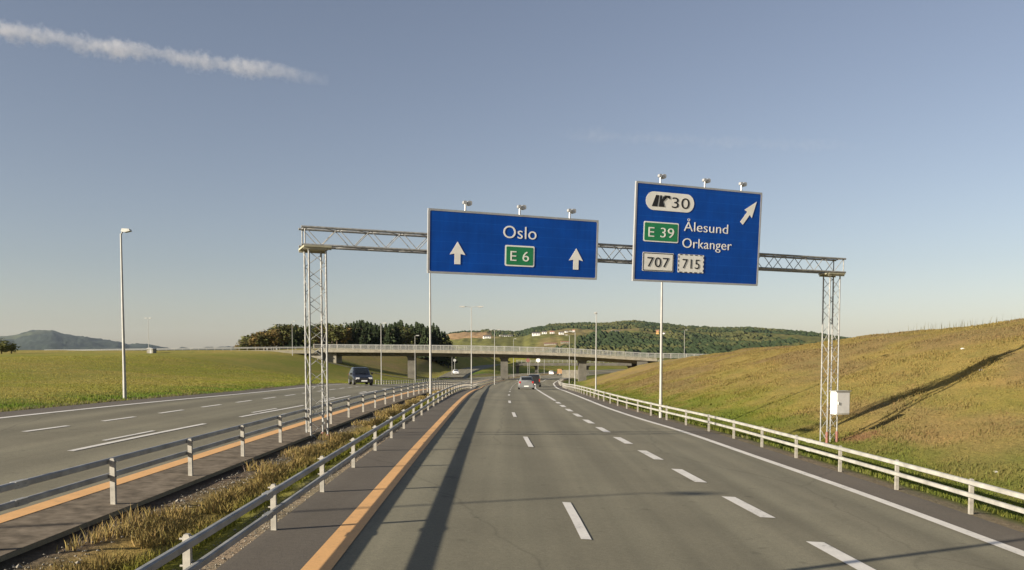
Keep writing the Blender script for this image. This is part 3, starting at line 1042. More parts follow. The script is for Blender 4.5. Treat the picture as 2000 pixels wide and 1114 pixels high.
# ------------------------------------------------------------------ lamp posts
def lamp_post(x, y, h, label, arms, head=.55, armlen=.35, r=.07, z=None, group='lamp posts along the motorway'):
    z = float(land(x, y)) if z is None else z
    root = empty('lamp_post', (x, y, z), 0, label, 'lamp post', group)
    pm = MB()
    pm.bar((0, 0, -.3), (0, 0, .9), r * 1.18, r * 1.12, n=12)
    pm.bar((0, 0, .9), (0, 0, h - .12), r, r * .55, n=12)
    pm.build('pole', M['pole'], root)
    for a in arms:
        am = MB()
        am.tube([(0, 0, h - .16), (math.cos(a) * .1, math.sin(a) * .1, h), (math.cos(a) * armlen, math.sin(a) * armlen, h + .05)], r * .42, 8)
        o = am.build('arm', M['pole'], root)
        q = Matrix.Rotation(a, 4, 'Z')
        hm = MB()
        for y0, y1, zz in ((-.13, .13, 0),):
            prof = [(armlen - .05, h - .02), (armlen + head * .3, h - .06), (armlen + head, h + .0), (armlen + head * .9, h + .10), (armlen, h + .12)]
            hm.prism(prof, y0, y1)
        hm.v = [tuple(q @ Vector(p)) for p in hm.v]
        hm.build('lamp_head', M['galv'], o)
    return root


def lamp_at(pxb, pyt, Y, label, arms, **kw):
    x = (pxb - PXC) / F * Y
    z = float(land(x, Y))
    h = at(pxb, pyt, Y).z - z
    return lamp_post(x, Y, h, label, arms, z=z, **kw)


E0 = 0.0
lamp_at(243, 452, 40, 'pale lamp post with short head on the left grass verge, nearest the opposite carriageway', [E0], head=.38, armlen=.10, r=.075)
lamp_at(841, 500, 48, 'tall pale median lamp post whose top hides behind the Oslo sign', [E0], armlen=.8)
lamp_at(1291, 480, 40.5, 'pale lamp post behind the right guardrail, its top hidden by the exit sign', [math.pi * .5], armlen=.5, r=.075)
lamp_at(921, 600, 92, 'slim median lamp post with two outstretched lamp arms', [0, math.pi], armlen=.75, head=.6)
lamp_at(966, 645, 150, 'far median lamp post before the middle bridge pier', [0, math.pi], armlen=.5)
lamp_at(1164, 612, 80, 'pale lamp post behind the right guardrail just left of the exit sign', [math.pi * .5], armlen=.3)
lamp_at(1123, 648, 122, 'far lamp post behind the right guardrail near the right bridge pier', [math.pi], armlen=.4)
lamp_at(1112, 655, 160, 'farthest lamp post on the right verge before the bridge', [math.pi], armlen=.4)
lamp_at(745, 632, 116, 'lamp post on the left verge behind the dark car', [0], armlen=.3)
lamp_at(811, 656, 165, 'lamp post beside the left bridge pier', [0], armlen=.3)
lamp_at(572, 628, 206, 'lamp post on the bridge approach left of the gantry tower', [0], armlen=.3)
lamp_at(292, 622, 200, 'distant lamp post on the field edge beside the tiny pale hut', [0, math.pi], armlen=.3)
lamp_at(1336, 645, 222, 'lamp post rising behind the right end of the bridge', [0], armlen=.3)
lamp_at(883, 692, 262, 'short far lamp post by the slip road, seen under the bridge', [0], armlen=.3)
lamp_at(1003, 662, 236, 'far lamp post behind the bridge beside the middle pier', [0], armlen=.3)
lamp_at(1034, 698, 300, 'far lamp post with a reddish sign seen under the bridge', [0], armlen=.3)
lamp_at(1063, 697, 320, 'far lamp post beside the round white sign under the bridge', [0], armlen=.3)
lamp_post(-4.5, 5.6, 8.6, 'lamp post in the median beside the camera, outside the picture', [0])
lamp_post(-21.4, 1.6, 7.4, 'lamp post on the left verge beside the camera, outside the picture', [0])

# ------------------------------------------------------------------ the road bridge
bridge = empty('road_bridge', (0, 215, 0), 0, 'long grey concrete bridge with steel railing crossing over both carriageways', 'bridge')
BX = np.linspace(-49, 36.5, 36)
fz = spl([(at(640, 0, 213).x, at(640, 683, 213).z), (at(860, 0, 213).x, at(860, 684.5, 213).z), (at(1000, 0, 213).x, at(1000, 687, 213).z), (at(1100, 0, 213).x, at(1100, 690, 213).z), (at(1250, 0, 213).x, at(1250, 698.5, 213).z)])
deck, soff = [], []


def prof(x, pts): return [(x, y, float(fz(x)) + z) for y, z in pts]


def loft(pts, xs, name, mat, parent):
    n = len(pts)
    V = [p for x in xs for p in prof(x, pts)]
    Fc = [(k * n + i, k * n + (i + 1) % n, (k + 1) * n + (i + 1) % n, (k + 1) * n + i) for k in range(len(xs) - 1) for i in range(n)]
    m = MB().add(V, Fc).add(V[:n], [tuple(range(n))[::-1]]).add(V[-n:], [tuple(range(n))])
    o = m.build(name, mat, parent)
    return o


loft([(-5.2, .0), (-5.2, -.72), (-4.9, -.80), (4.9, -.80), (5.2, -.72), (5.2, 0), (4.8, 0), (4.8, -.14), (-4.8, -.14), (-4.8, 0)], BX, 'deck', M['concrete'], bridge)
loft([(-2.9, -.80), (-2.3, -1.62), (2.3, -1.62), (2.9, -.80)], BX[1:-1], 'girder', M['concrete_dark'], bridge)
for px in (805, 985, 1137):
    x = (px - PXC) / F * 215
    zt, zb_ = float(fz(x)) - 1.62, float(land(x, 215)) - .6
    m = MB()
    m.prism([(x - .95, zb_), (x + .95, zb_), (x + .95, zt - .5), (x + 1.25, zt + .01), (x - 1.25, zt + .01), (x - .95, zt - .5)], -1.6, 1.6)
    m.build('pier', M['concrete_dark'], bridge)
for xa, xb in ((-49.6, -44.6), (32.6, 37.0)):
    xm = (xa + xb) / 2
    zt, zb_ = float(fz(xm)) - .85, float(land(xm, 210)) - 3
    m = MB()
    m.prism([(xa, zb_), (xb, zb_), (xb, zt), (xa, zt)], -3.6, 3.6)
    for s in (-1, 1): m.prism([(xa - 1.0, zb_), (xa + 1.6, zb_), (xa + 1.6, zt - .01), (xa - 1.0, zt - .01)], s * 4.9 - .25, s * 4.9 + .25)
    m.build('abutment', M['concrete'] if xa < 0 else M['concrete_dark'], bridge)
RX = np.arange(-50, 52, 2.0)
dz_end = lambda x: float(fz(x)) if x < 34 else float(fz(34)) + (x - 34) * -.02
for y in (-5.0, 5.0):
    rl = MB()
    pts = [(x, y, dz_end(x)) for x in RX]
    for h, r in ((1.22, .06), (.85, .022), (.62, .022), (.39, .022), (.17, .03)):
        rl.tube([(p[0], p[1], p[2] + h) for p in pts], r, 6)
    # thin infill bars of the railing
    for x in np.arange(-50, 50, .25):
        z = dz_end(x)
        rl.bar((x, y, z + .17), (x, y, z + 1.2), .011, n=4, cap=False)
    ro = rl.build('railing', M['galv'], bridge)
    pp = None
    for x in RX:
        if pp is None:
            pp = MB().box((0, 0, .60), (.10, .12, 1.24)).build('railing_post', M['rail_pale'], ro)
            pp.location = (x, y, dz_end(x))
        else:
            inst(pp, ro, (x, y, dz_end(x)))
# approach roads
V, Q = [], []
xs_ = list(np.linspace(-330, -49, 40))
for k, x in enumerate(xs_):
    z = float(fz(-49)) * smst(-130, -49, x) + (4.0) * (1 - smst(-130, -49, x)) - .14
    z = float(z)
    V += [(x, 208.8, z - .9), (x, 209.8, z), (x, 220.2, z), (x, 221.4, z - .9)]
    if k:
        i = 4 * k
        for a in range(3): Q.append((i - 4 + a, i + a, i + 1 + a, i - 3 + a))
tag(npmesh('bridge_approach_road', V, Q, M['asphalt'], smooth=False), kind='structure')
ag = empty('approach_guardrail', (0, 0, 0), 0, 'low pale guardrail along the bridge approach road above the left field', 'guardrail', 'guardrails along the motorway')
pts = []
for x in np.linspace(-118, -50.5, 34):
    z = float(fz(-49)) * float(smst(-130, -49, x)) + 4.0 * (1 - float(smst(-130, -49, x))) - .14
    pts.append((x, 210.4, z))
for h in (.72, .5): MB().tube([(p[0], p[1], p[2] + h) for p in pts], .06, 6).build('rail_beam', M['galv'], ag)
pp = None
for p in pts:
    if pp is None:
        pp = MB().box((0, .12, .35), (.1, .08, .8)).build('post', M['post'], ag)
        pp.location = p
    else:
        inst(pp, ag, p)

# paved strip down the embankment under the bridge's near edge
V, Q = [], []
for k, x in enumerate(np.linspace(-46.5, -20.5, 40)):
    for y in (206.0, 208.0):
        V.append((x, y, float(land(x, y)) + .10))
    if k: Q.append((2 * k - 2, 2 * k, 2 * k + 1, 2 * k - 1))
tag(npmesh('embankment_paving', V, Q, M['concrete'], smooth=False), kind='structure')

# the second, farther bridge
fb = empty('flat_bridge', (0, 330, 0), 0, 'farther low flat bridge glimpsed beneath the main bridge', 'bridge')
fzz = at(1100, 709, 330).z
m = MB()
m.prism([(at(1008, 0, 330).x, fzz - 1.1), (at(1300, 0, 330).x, fzz - 1.1), (at(1300, 0, 330).x, fzz), (at(1008, 0, 330).x, fzz)], -4, 4)
m.build('deck', M['concrete_dark'], fb)
m = MB()
for z in (.4, .75, 1.1): m.bar((at(1008, 0, 330).x, -3.9, fzz + z), (at(1300, 0, 330).x, -3.9, fzz + z), .05, n=6)
for px in range(1010, 1300, 9): m.box((at(px, 0, 330).x, -3.9, fzz + .55), (.1, .1, 1.1))
m.build('railing', M['galv'], fb)
for px in (1011, 1049, 1150, 1235):
    x = at(px, 0, 330).x
    MB().prism([(x - .6, -6), (x + .6, -6), (x + .6, fzz - 1.7), (x + 1.4, fzz - 1.099), (x - 1.4, fzz - 1.099), (x - .6, fzz - 1.7)], -1, 1).build('pier', M['concrete_dark'], fb)

# small signs seen under the bridge
def disc_sign(px, py, Y, r, mat, name, label):
    p = at(px, py, Y)
    g0 = float(land(p.x, Y))
    o = empty(name, (p.x, Y, g0), 0, label, 'road sign')
    MB().bar((0, 0, -.3), (0, 0, p.z - g0 + r * .6), .06, n=8).build('pole', M['galv'], o)
    m = MB()
    m.bar((0, -.14, p.z - g0), (0, -.09, p.z - g0), r, n=20)
    m.build('panel', mat, o)


disc_sign(1051, 704, 318, .8, M['sign_white'], 'round_sign', 'round white sign seen beneath the bridge deck')
disc_sign(1031, 704, 298, .7, M['red'], 'round_sign', 'round faded red sign seen beneath the bridge deck')
disc_sign(888, 704, 262, .45, M['galv'], 'round_sign', 'small round grey sign by the slip road, seen from behind')

# concrete wall and sign boards down the road beyond the bridge
w = MB()
xa, xb = at(1100, 0, 250).x, at(1133, 0, 250).x
w.prism([(xa, -4.2), (xb, -4.2), (xb, at(0, 723, 250).z), (xa, at(0, 723, 250).z)], -.3, .3)
o = w.build('retaining_wall', M['concrete'])
o.location.y = 250
tag(o, 'short pale concrete wall beside the road just beyond the right bridge pier', 'wall')

# the little white hut at the field edge
p = at(303, 688, 205)
hut = empty('utility_hut', (p.x, 203, float(land(p.x, 203))), 0, 'tiny pale grey hut at the far edge of the left field', 'hut')
m = MB()
m.prism([(-.75, -.3), (.75, -.3), (.75, 1.1), (-.75, 1.1)], -1, 1)
m.build('wall', M['concrete'], hut)
m = MB()
m.prism([(-.85, 1.1), (.85, 1.1), (.85, 1.17), (0, 1.4), (-.85, 1.17)], -1.2, 1.2)
m.build('roof', M['galv'], hut)
m = MB()
m.box((.2, -1.02, .5), (.5, .04, 1.0))
m.build('door', M['galv'], hut)


# ------------------------------------------------------------------ vehicles
def vehicle(loc, rz, label, cat, name, paintm, L=4.4, Wd=1.78, H=1.48, style='hatch', bevel=True):
    """x forward; origin on the ground under the middle"""
    root = empty(name, loc, rz, label, cat)
    hl = L / 2
    belt, zb = (.92, .30) if H < 1.6 else (1.08, .34)
    hood = belt * .97 if style != 'van' else belt * 1.02
    # stations: x, lower z, belt z, roof z, half width low, half width roof
    if style == 'estate':
        st = [(-hl, .50, .86, .90, .86, .74), (-hl + .06, zb, belt, 1.02, .96, .70), (-hl + .42, zb - .04, belt + .04, H - .06, 1.0, .72), (-hl + .9, zb - .06, belt + .03, H, 1.0, .74), (.1, zb - .06, belt, H, 1.0, .76), (.55, zb - .06, belt, H - .05, 1.0, .76), (hl - 1.15, zb - .06, hood, hood + .03, 1.0, .84), (hl - .5, zb - .04, hood - .08, hood - .06, .98, .84), (hl - .08, zb, hood - .20, hood - .19, .92, .8), (hl, .45, .62, .63, .82, .74)]
    elif style == 'van':
        st = [(-hl, .5, belt, H - .25, .95, .84), (-hl + .07, zb, belt, H - .05, .98, .84), (-hl + .3, zb - .05, belt, H, 1.0, .86), (0, zb - .05, belt, H, 1.0, .86), (hl - 1.5, zb - .05, belt, H - .04, 1.0, .86), (hl - .75, zb - .05, belt, belt + .06, 1.0, .86), (hl - .3, zb, belt - .1, belt - .08, .98, .84), (hl, .45, belt - .35, belt - .34, .9, .8)]
    else:
        st = [(-hl, .50, .88, .93, .88, .76), (-hl + .06, zb, belt, 1.05, .96, .74), (-hl + .45, zb - .05, belt + .03, H - .10, 1.0, .74), (-hl + .95, zb - .06, belt + .02, H, 1.0, .76), (-.1, zb - .06, belt, H, 1.0, .78), (.35, zb - .06, belt, H - .05, 1.0, .78), (hl - 1.05, zb - .06, hood, hood + .04, 1.0, .84), (hl - .45, zb - .04, hood - .09, hood - .06, .98, .84), (hl - .07, zb, hood - .25, hood - .22, .92, .80), (hl, .45, .60, .62, .82, .74)]
    V, Fc = [], []
    hw = Wd / 2
    for x, z0, z1, z2, w0, w1 in st:
        half = [(0, z0), (w0 * .88 * hw, z0), (w0 * hw, z0 + .10), (w0 * hw * 1.0, (z0 + z1) / 2 + .06), (w0 * hw * .965, z1), (w1 * hw, max(z1 + .005, z2 - .07)), (w1 * hw * .86, z2), (0, z2 + .012)]
        ring = half + [(-y, z) for y, z in half[-2:0:-1]]
        V += [(x, y, z) for y, z in ring]
    n = 14
    for k in range(len(st) - 1):
        for i in range(n): Fc.append((k * n + i, (k + 1) * n + i, (k + 1) * n + (i + 1) % n, k * n + (i + 1) % n))
    b = MB().add(V, Fc, True).add(V[:n], [tuple(range(n))]).add(V[-n:], [tuple(range(n))[::-1]])
    # wheel arches
    wr = .33 if H < 1.6 else .36
    wx = (-hl + .78, hl - .86)
    body = b.build('body', paintm, root)
    # glass: side bands, windscreen and rear window set just outside the shell
    cab = [s for s in st if s[3] - s[2] > .25]
    xa, xb_ = cab[0][0], cab[-1][0]
    gl = []
    for sgn in (-1, 1):
        m = MB()
        vs = []
        for s in cab:
            z1, z2 = s[2] + .05, s[3] - .12
            y1, y2 = s[4] * hw * .965, s[5] * hw
            f = lambda z: (y1 + (y2 - y1) * (z - s[2]) / (s[3] - .07 - s[2])) + .012
            vs += [(s[0], sgn * f(z1), z1), (s[0], sgn * f(z2), z2)]
        m.add(vs, [(2 * i, 2 * i + 2, 2 * i + 3, 2 * i + 1) for i in range(len(cab) - 1)])
        m.build('side_window', M['glass'], root)
    i0 = st.index(cab[0])
    i1 = st.index(cab[-1])
    for (sa, sb, nm) in ((st[i1], st[i1 + 1], 'windscreen'), (st[i0], st[i0 - 1], 'rear_window')):
        m = MB()
        t0, t1 = .08, .80
        P = []
        for t in (t0, t1):
            x = sa[0] + (sb[0] - sa[0]) * t
            z = sa[3] + (sb[3] - sa[3]) * t
            y = (sa[5] + (sb[5] - sa[5]) * t) * hw * .86
            nx_ = Vector((sa[3] - sb[3], 0, abs(sb[0] - sa[0]))).normalized()
            sg = 1 if sb[0] > sa[0] else -1
            P += [(x + sg * abs(nx_.x) * .02, -y, z + .02 + .01), (x + sg * abs(nx_.x) * .02, y, z + .02 + .01)]
        m.add(P, [(0, 1, 3, 2)])
        m.build(nm, M['glass'], root)
    # wheels
    proto = None
    for x in wx:
        for sgn in (-1, 1):
            if proto is None:
                m = MB()
                m.bar((0, -.10, 0), (0, .10, 0), wr, n=20)
                proto = m.build('wheel', M['rubber'], root)
                m = MB()
                m.bar((0, -.106, 0), (0, .106, 0), wr * .62, n=12)
                m.build('rim', M['rim'], proto)
                w = proto
            else:
                w = copy_tree(proto, root)
            w.location = (x, sgn * (hw - .095), wr)
    # lights, bumpers, plates
    for sgn in (-1, 1):
        m = MB()
        m.box((hl - .07, sgn * hw * .66, (st[-1][2] + st[-2][2]) / 2 + .02), (.14, hw * .34, .15))
        m.build('headlight', M['headlamp'], root)
        m = MB()
        if style == 'estate': m.box((-hl + .05, sgn * hw * .80, .88), (.12, .20, .22))
        elif style == 'van': m.box((-hl + .03, sgn * hw * .88, belt), (.1, .12, .42))
        else: m.box((-hl + .05, sgn * hw * .80, .88), (.12, .22, .2))
        m.build('tail_light', M['lamp_red'], root)
        m = MB()
        m.box((.62 if style != 'van' else hl - 1.1, sgn * (hw + .08), belt + .10), (.12, .18, .14))
        m.build('wing_mirror', paintm, root)
    for sgn, nm in ((1, 'front_bumper'), (-1, 'rear_bumper')):
        m = MB()
        m.prism([(sgn * (hl - .25), zb - .06), (sgn * (hl + .05), zb - .02), (sgn * (hl + .06), zb + .20), (sgn * (hl - .05), zb + .26), (sgn * (hl - .25), zb + .2)], -hw * .93, hw * .93)
        bo = m.build(nm, M['trim'] if style == 'van' else paintm, root)
        m = MB()
        m.box((sgn * (hl + .064), 0, zb + .12 if sgn > 0 or style != 'estate' else zb + .14), (.012, .52, .11))
        m.build('number_plate', M['plate'], bo)
    m = MB()
    m.box((hl - .02, 0, (st[-1][2] + st[-2][2]) / 2 - .05), (.10, hw * .75, .14))
    m.build('grille', M['trim'], root)
    return root


def road_z(x, y): return float(ground(x, y)) + .005


xs1 = at(1028, 0, 97).x
vehicle((xs1, 97, road_z(xs1, 97)), R(90), 'silver estate car driving away in the middle lane, seen from behind', 'car', 'estate_car', M['silver'], 4.7, 1.82, 1.52, 'estate')
xs2 = at(1045, 0, 128).x
vehicle((xs2, 128, road_z(xs2, 128)), R(86), 'black van driving ahead of the silver car', 'van', 'delivery_van', M['black_car'], 4.9, 1.9, 1.9, 'van')
xs3 = at(697, 0, 75).x
vehicle((xs3, 75, road_z(xs3, 75)), R(-70), 'dark boxy car with lit headlights approaching on the opposite carriageway', 'car', 'hatchback_car', M['navy'], 3.9, 1.70, 1.59, 'hatch')
p = at(890, 730, 262)
vehicle((p.x, 262, float(slz(262)) + .02), R(-82), 'white car approaching on the slip road beyond the bridge', 'car', 'hatchback_car', M['white_car'], 4.3, 1.75, 1.45, 'hatch')
x = at(1079, 0, 300).x
vehicle((x, 300, road_z(x, 300)), R(86), 'white car far down the road beneath the bridge', 'car', 'hatchback_car', M['white_car'], 4.3, 1.75, 1.45, 'hatch')
x = at(1097, 0, 292).x
vehicle((x, 292, road_z(x, 292)), R(80), 'orange works van far down the road beside the pale wall', 'van', 'works_van', M['amber'], 4.9, 1.9, 2.2, 'van')


# ------------------------------------------------------------------ trees
def leaf_cloud(centers, radii, n, size, seed, squash=1.0):
    r_ = np.random.default_rng(seed)
    V, Fc = [], []
    for k in range(n):
        i = r_.integers(len(centers))
        d_ = r_.normal(size=3)
        d_ /= np.linalg.norm(d_)
        c = np.array(centers[i]) + d_ * radii[i] * (r_.random() ** .4) * np.array([1, 1, squash])
        nrm = d_ * .6 + r_.normal(size=3) * .6 + np.array([0, 0, .3])
        nrm /= np.linalg.norm(nrm)
        t = np.cross(nrm, r_.normal(size=3))
        t /= np.linalg.norm(t)
        b = np.cross(nrm, t)
        s = size * (.6 + .8 * r_.random())
        j = len(V)
        V += [c + t * s, c + b * s * .8, c - t * s, c - b * s * .8]
        Fc.append((j, j + 1, j + 2, j + 3))
    return np.array(V), np.array(Fc)


def crown_mesh(kind, seed):
    r_ = np.random.default_rng(seed)
    if kind == 'spruce':
        V, Fc = [], []
        H = 1.0
        for L in range(15):
            z = .10 + .88 * L / 15
            rad = .20 * (1 - z) ** .85 * (.75 + .5 * r_.random()) + .018
            nb = max(5, int(13 * (1 - z) + 4))
            for i in range(nb):
                a = 2 * math.pi * (i + r_.random()) / nb
                rr = rad * (.7 + .5 * r_.random())
                dz = -.045 * (1 - z) - .02
                ca_, sa_ = math.cos(a), math.sin(a)
                wv = .030 + .030 * (1 - z)
                j = len(V)
                V += [(0, 0, z + .03), (ca_ * rr * .6 - sa_ * wv, sa_ * rr * .6 + ca_ * wv, z + dz * .5), (ca_ * rr, sa_ * rr, z + dz), (ca_ * rr * .6 + sa_ * wv, sa_ * rr * .6 - ca_ * wv, z + dz * .5)]
                Fc.append((j, j + 1, j + 2, j + 3))
                V += [(ca_ * rr * .35, sa_ * rr * .35, z + .04), (ca_ * rr * .95, sa_ * rr * .95, z + dz + .01), (ca_ * rr * .75, sa_ * rr * .75, z + dz - .055), (ca_ * rr * .3, sa_ * rr * .3, z - .05)]
                Fc.append((j + 4, j + 5, j + 6, j + 7))
        return np.array(V), np.array(Fc)
    cs, rs = [], []
    for i in range(9):
        a, z = r_.random() * 6.28, .30 + .55 * r_.random()
        rad = .22 * math.sin(math.pi * min(1, max(.15, (z - .1) / .9))) * r_.random() ** .5
        cs.append((rad * math.cos(a), rad * math.sin(a), z))
        rs.append(.10 + .09 * r_.random())
    cs.append((0, 0, .62)); rs.append(.20)
    return leaf_cloud(cs, rs, 520, .030, seed, .9)


def mesh_only(name, VF, mat):
    o = npmesh(name, VF[0], VF[1], mat, smooth=False)
    me = o.data
    bpy.data.objects.remove(o)
    return me


crowns = {'spruce': [mesh_only('crown', crown_mesh('spruce', 50 + i), M['spruce']) for i in range(4)],
          'leaf': [mesh_only('crown', crown_mesh('leaf', 60 + i), M['leaf']) for i in range(4)],
          'leaf_brown': [mesh_only('crown', crown_mesh('leaf', 70 + i), M['leaf_brown']) for i in range(3)]}


def trunk_mesh():
    m = MB()
    m.bar((0, 0, -.03), (0, 0, .5), .020, .011, n=7)
    m.bar((0, 0, .5), (0, 0, .9), .011, .003, n=6)
    for k in range(4):
        a = k * 1.7
        m.bar((0, 0, .3 + .1 * k), (math.cos(a) * .13, math.sin(a) * .13, .46 + .1 * k), .008, .003, n=5)
    o = m.build('trunk', M['bark'])
    me = o.data
    bpy.data.objects.remove(o)
    return me


TRUNK = trunk_mesh()


def tree(kind, x, y, z, h, wf, label, group, name):
    root = empty(name, (x, y, z), random.random() * 6.28, label, 'tree', group)
    root.scale = (h * wf, h * wf, h)
    for nm, me in (('trunk', TRUNK), ('crown', random.choice(crowns[kind]))):
        o = bpy.data.objects.new(nm, me)
        COL.objects.link(o)
        o.parent = root
    return root


sk = [(462, 676), (476, 667), (492, 650), (503, 640), (530, 637), (545, 629), (565, 628), (590, 632), (640, 627), (665, 630), (690, 625), (702, 617), (725, 626), (745, 629), (765, 627), (785, 620), (800, 631), (820, 622), (835, 634), (848, 627), (862, 640), (876, 652), (884, 668)]
GLAB = {'spruce': 'dark green spruce in the wood behind the bridge', 'leaf': 'olive green broadleaf tree in the wood behind the bridge', 'leaf_brown': 'yellow brown broadleaf tree at the left end of the wood'}
for row, (Y0, dens, drop) in enumerate(((312, 13, 9), (326, 13, 6), (340, 11, 2), (356, 10, 0))):
    px = 472.0 + row * 4
    while px < 880:
        yt = float(np.interp(px, [a for a, b in sk], [b for a, b in sk]))
        if px < 545: kind = random.choice(['leaf_brown', 'leaf_brown', 'leaf'])
        elif px < 690: kind = random.choice(['leaf', 'leaf', 'spruce', 'leaf_brown'] if row == 0 else ['leaf', 'spruce', 'spruce'])
        else: kind = random.choice(['spruce'] * 6 + ['leaf'] if row == 0 else ['spruce'])
        if px < 500: kind = random.choice(['leaf', 'leaf_brown'])
        if row == 0 and px < 690: drop_ = random.uniform(2, 12)
        else: drop_ = random.uniform(0, 10) * random.random() + drop * .5
        Y = Y0 + random.uniform(-6, 6)
        top = at(px, yt + drop_, Y)
        base = min(float(land(top.x, Y)), at(px, 681, Y).z)
        h = max(3.0, top.z - base)
        wf = ((1.75 if row < 2 else 1.35) if kind == 'spruce' else 1.7) * max(.75, min(1.25, 9 / h))
        if px < 500: wf *= 1.3
        lab = GLAB[kind] if not (kind == 'leaf_brown' and px > 545) else 'yellow brown broadleaf tree among the spruces'
        tree(kind, top.x, Y, base, h, wf, lab, 'trees of the wood behind the bridge', 'spruce_tree' if kind == 'spruce' else 'broadleaf_tree')
        px += 408 / 42 * random.uniform(.7, 1.25)
for (px, yt, Y, lab) in ((2, 661, 190, 'round dark bush cut by the left picture edge'), (22, 668, 192, 'low dark bush just right of the leftmost bush')):
    top = at(px, yt, Y)
    b0 = at(px, 691, Y).z
    t = tree('leaf', top.x, Y, b0 - 1.2, top.z - b0 + 1.6, 1.9, lab, None, 'bush')
    t['category'] = 'bush'
    t.children[1].data = crowns['spruce'][0] if False else t.children[1].data


# ------------------------------------------------------------------ far hills
def hill(name, sk, y_near, y_ridge, y_back, z_foot, mat, power=1.0, step=3.0, rows=46, rough=6.0, seed=1):
    pxs = np.arange(sk[0][0], sk[-1][0] + .1, step)
    ytop = np.interp(pxs, [a for a, b in sk], [b for a, b in sk])
    tt = np.concatenate([np.linspace(0, 1, rows), np.linspace(1.05, 2, 8)])
    Yr = np.where(tt <= 1, y_near + (y_ridge - y_near) * tt, y_ridge + (y_back - y_ridge) * (tt - 1))
    X = np.outer((pxs - PXC) / F, Yr)
    Y = np.repeat(Yr[None], len(pxs), 0)
    zr = np.array([at(a, b, y_ridge).z for a, b in zip(pxs, ytop)])
    fr_ = np.where(tt <= 1, tt ** power, 1 - (tt - 1) ** 1.5)
    Z = z_foot + (zr[:, None] - z_foot) * fr_[None]
    Z = Z + (fbm(X / 160, Y / 160, seed) - .5) * rough * 4 * np.clip(tt * 2, 0, 1)[None] * (tt < .97)[None]
    Z = Z + (vnoise(X / 9, Y / 14, seed + 3) - .5) * rough * .6
    ii = np.arange(X.size).reshape(X.shape)
    q = np.stack([ii[:-1, :-1], ii[1:, :-1], ii[1:, 1:], ii[:-1, 1:]], -1).reshape(-1, 4)
    V = np.stack([X, Y, Z], -1).reshape(-1, 3)
    return V, q, X, Y, Z, tt


def hill_mat():
    m, nt, b = mat_new('hillside_land')
    a = N(nt, 'ShaderNodeVertexColor', layer_name='tint').outputs[0]
    n1 = noise(nt, .05, 6, .7)
    c = mix(nt, 1.0, a, ramp(nt, n1, [(.3, (.6, .62, .6)), (.7, (1.35, 1.3, 1.25))]), 'MULTIPLY')
    nt.links.new(c, b.inputs['Base Color'])
    b.inputs['Roughness'].default_value = .95
    b.inputs['Specular IOR Level'].default_value = .05
    return m


M['hill'] = hill_mat()
skr = [(840, 672), (862, 660), (880, 652), (905, 649), (935, 648), (950, 646), (985, 648), (1005, 649), (1022, 648), (1036, 642), (1055, 639), (1075, 635), (1110, 633), (1180, 633), (1200, 631), (1245, 629), (1275, 632), (1305, 634), (1340, 639), (1400, 642), (1460, 642), (1520, 645), (1560, 648), (1600, 654), (1660, 663), (1760, 676), (1900, 690)]
V, q, HX, HY, HZ, tt = hill('hill', skr, 620, 2600, 3600, -6, None, 1.15, 2.5, 60, 5, 31)
hpx = HX / HY * F + PXC
wood = fbm(HX / 210, HY / 330, 41)
fieldn = fbm(HX / 60, HY / 190, 42, 2)
T2 = np.repeat(tt[None], HX.shape[0], 0)
forest = np.clip(smst(.47, .52, wood + .32 * smst(.62, .9, T2) - .18 * smst(.35, .55, T2) * (1 - smst(.62, .75, T2)) + .10 * smst(1130, 1300, hpx) - .16 * (1 - smst(1120, 1190, hpx)) * smst(.15, .3, T2) * (1 - smst(.8, .92, T2))), 0, 1)
fcol = np.array([.026, .042, .020])
mead = np.array([.135, .135, .042])
gold = np.array([.19, .155, .065])
c = mead + (gold - mead) * smst(.5, .62, fieldn)[..., None]
tan_f = (1 - smst(940, 985, hpx)) * smst(.50, .60, T2) * (1 - smst(.93, 1.0, T2))
c = c + (np.array([.30, .20, .105]) - c) * tan_f[..., None]
forest = forest * (1 - tan_f)
c = c + (fcol - c) * forest[..., None]
hl_ = npmesh('hill', V, q, M['hill'], c.reshape(-1, 3))
tag(hl_, kind='structure')
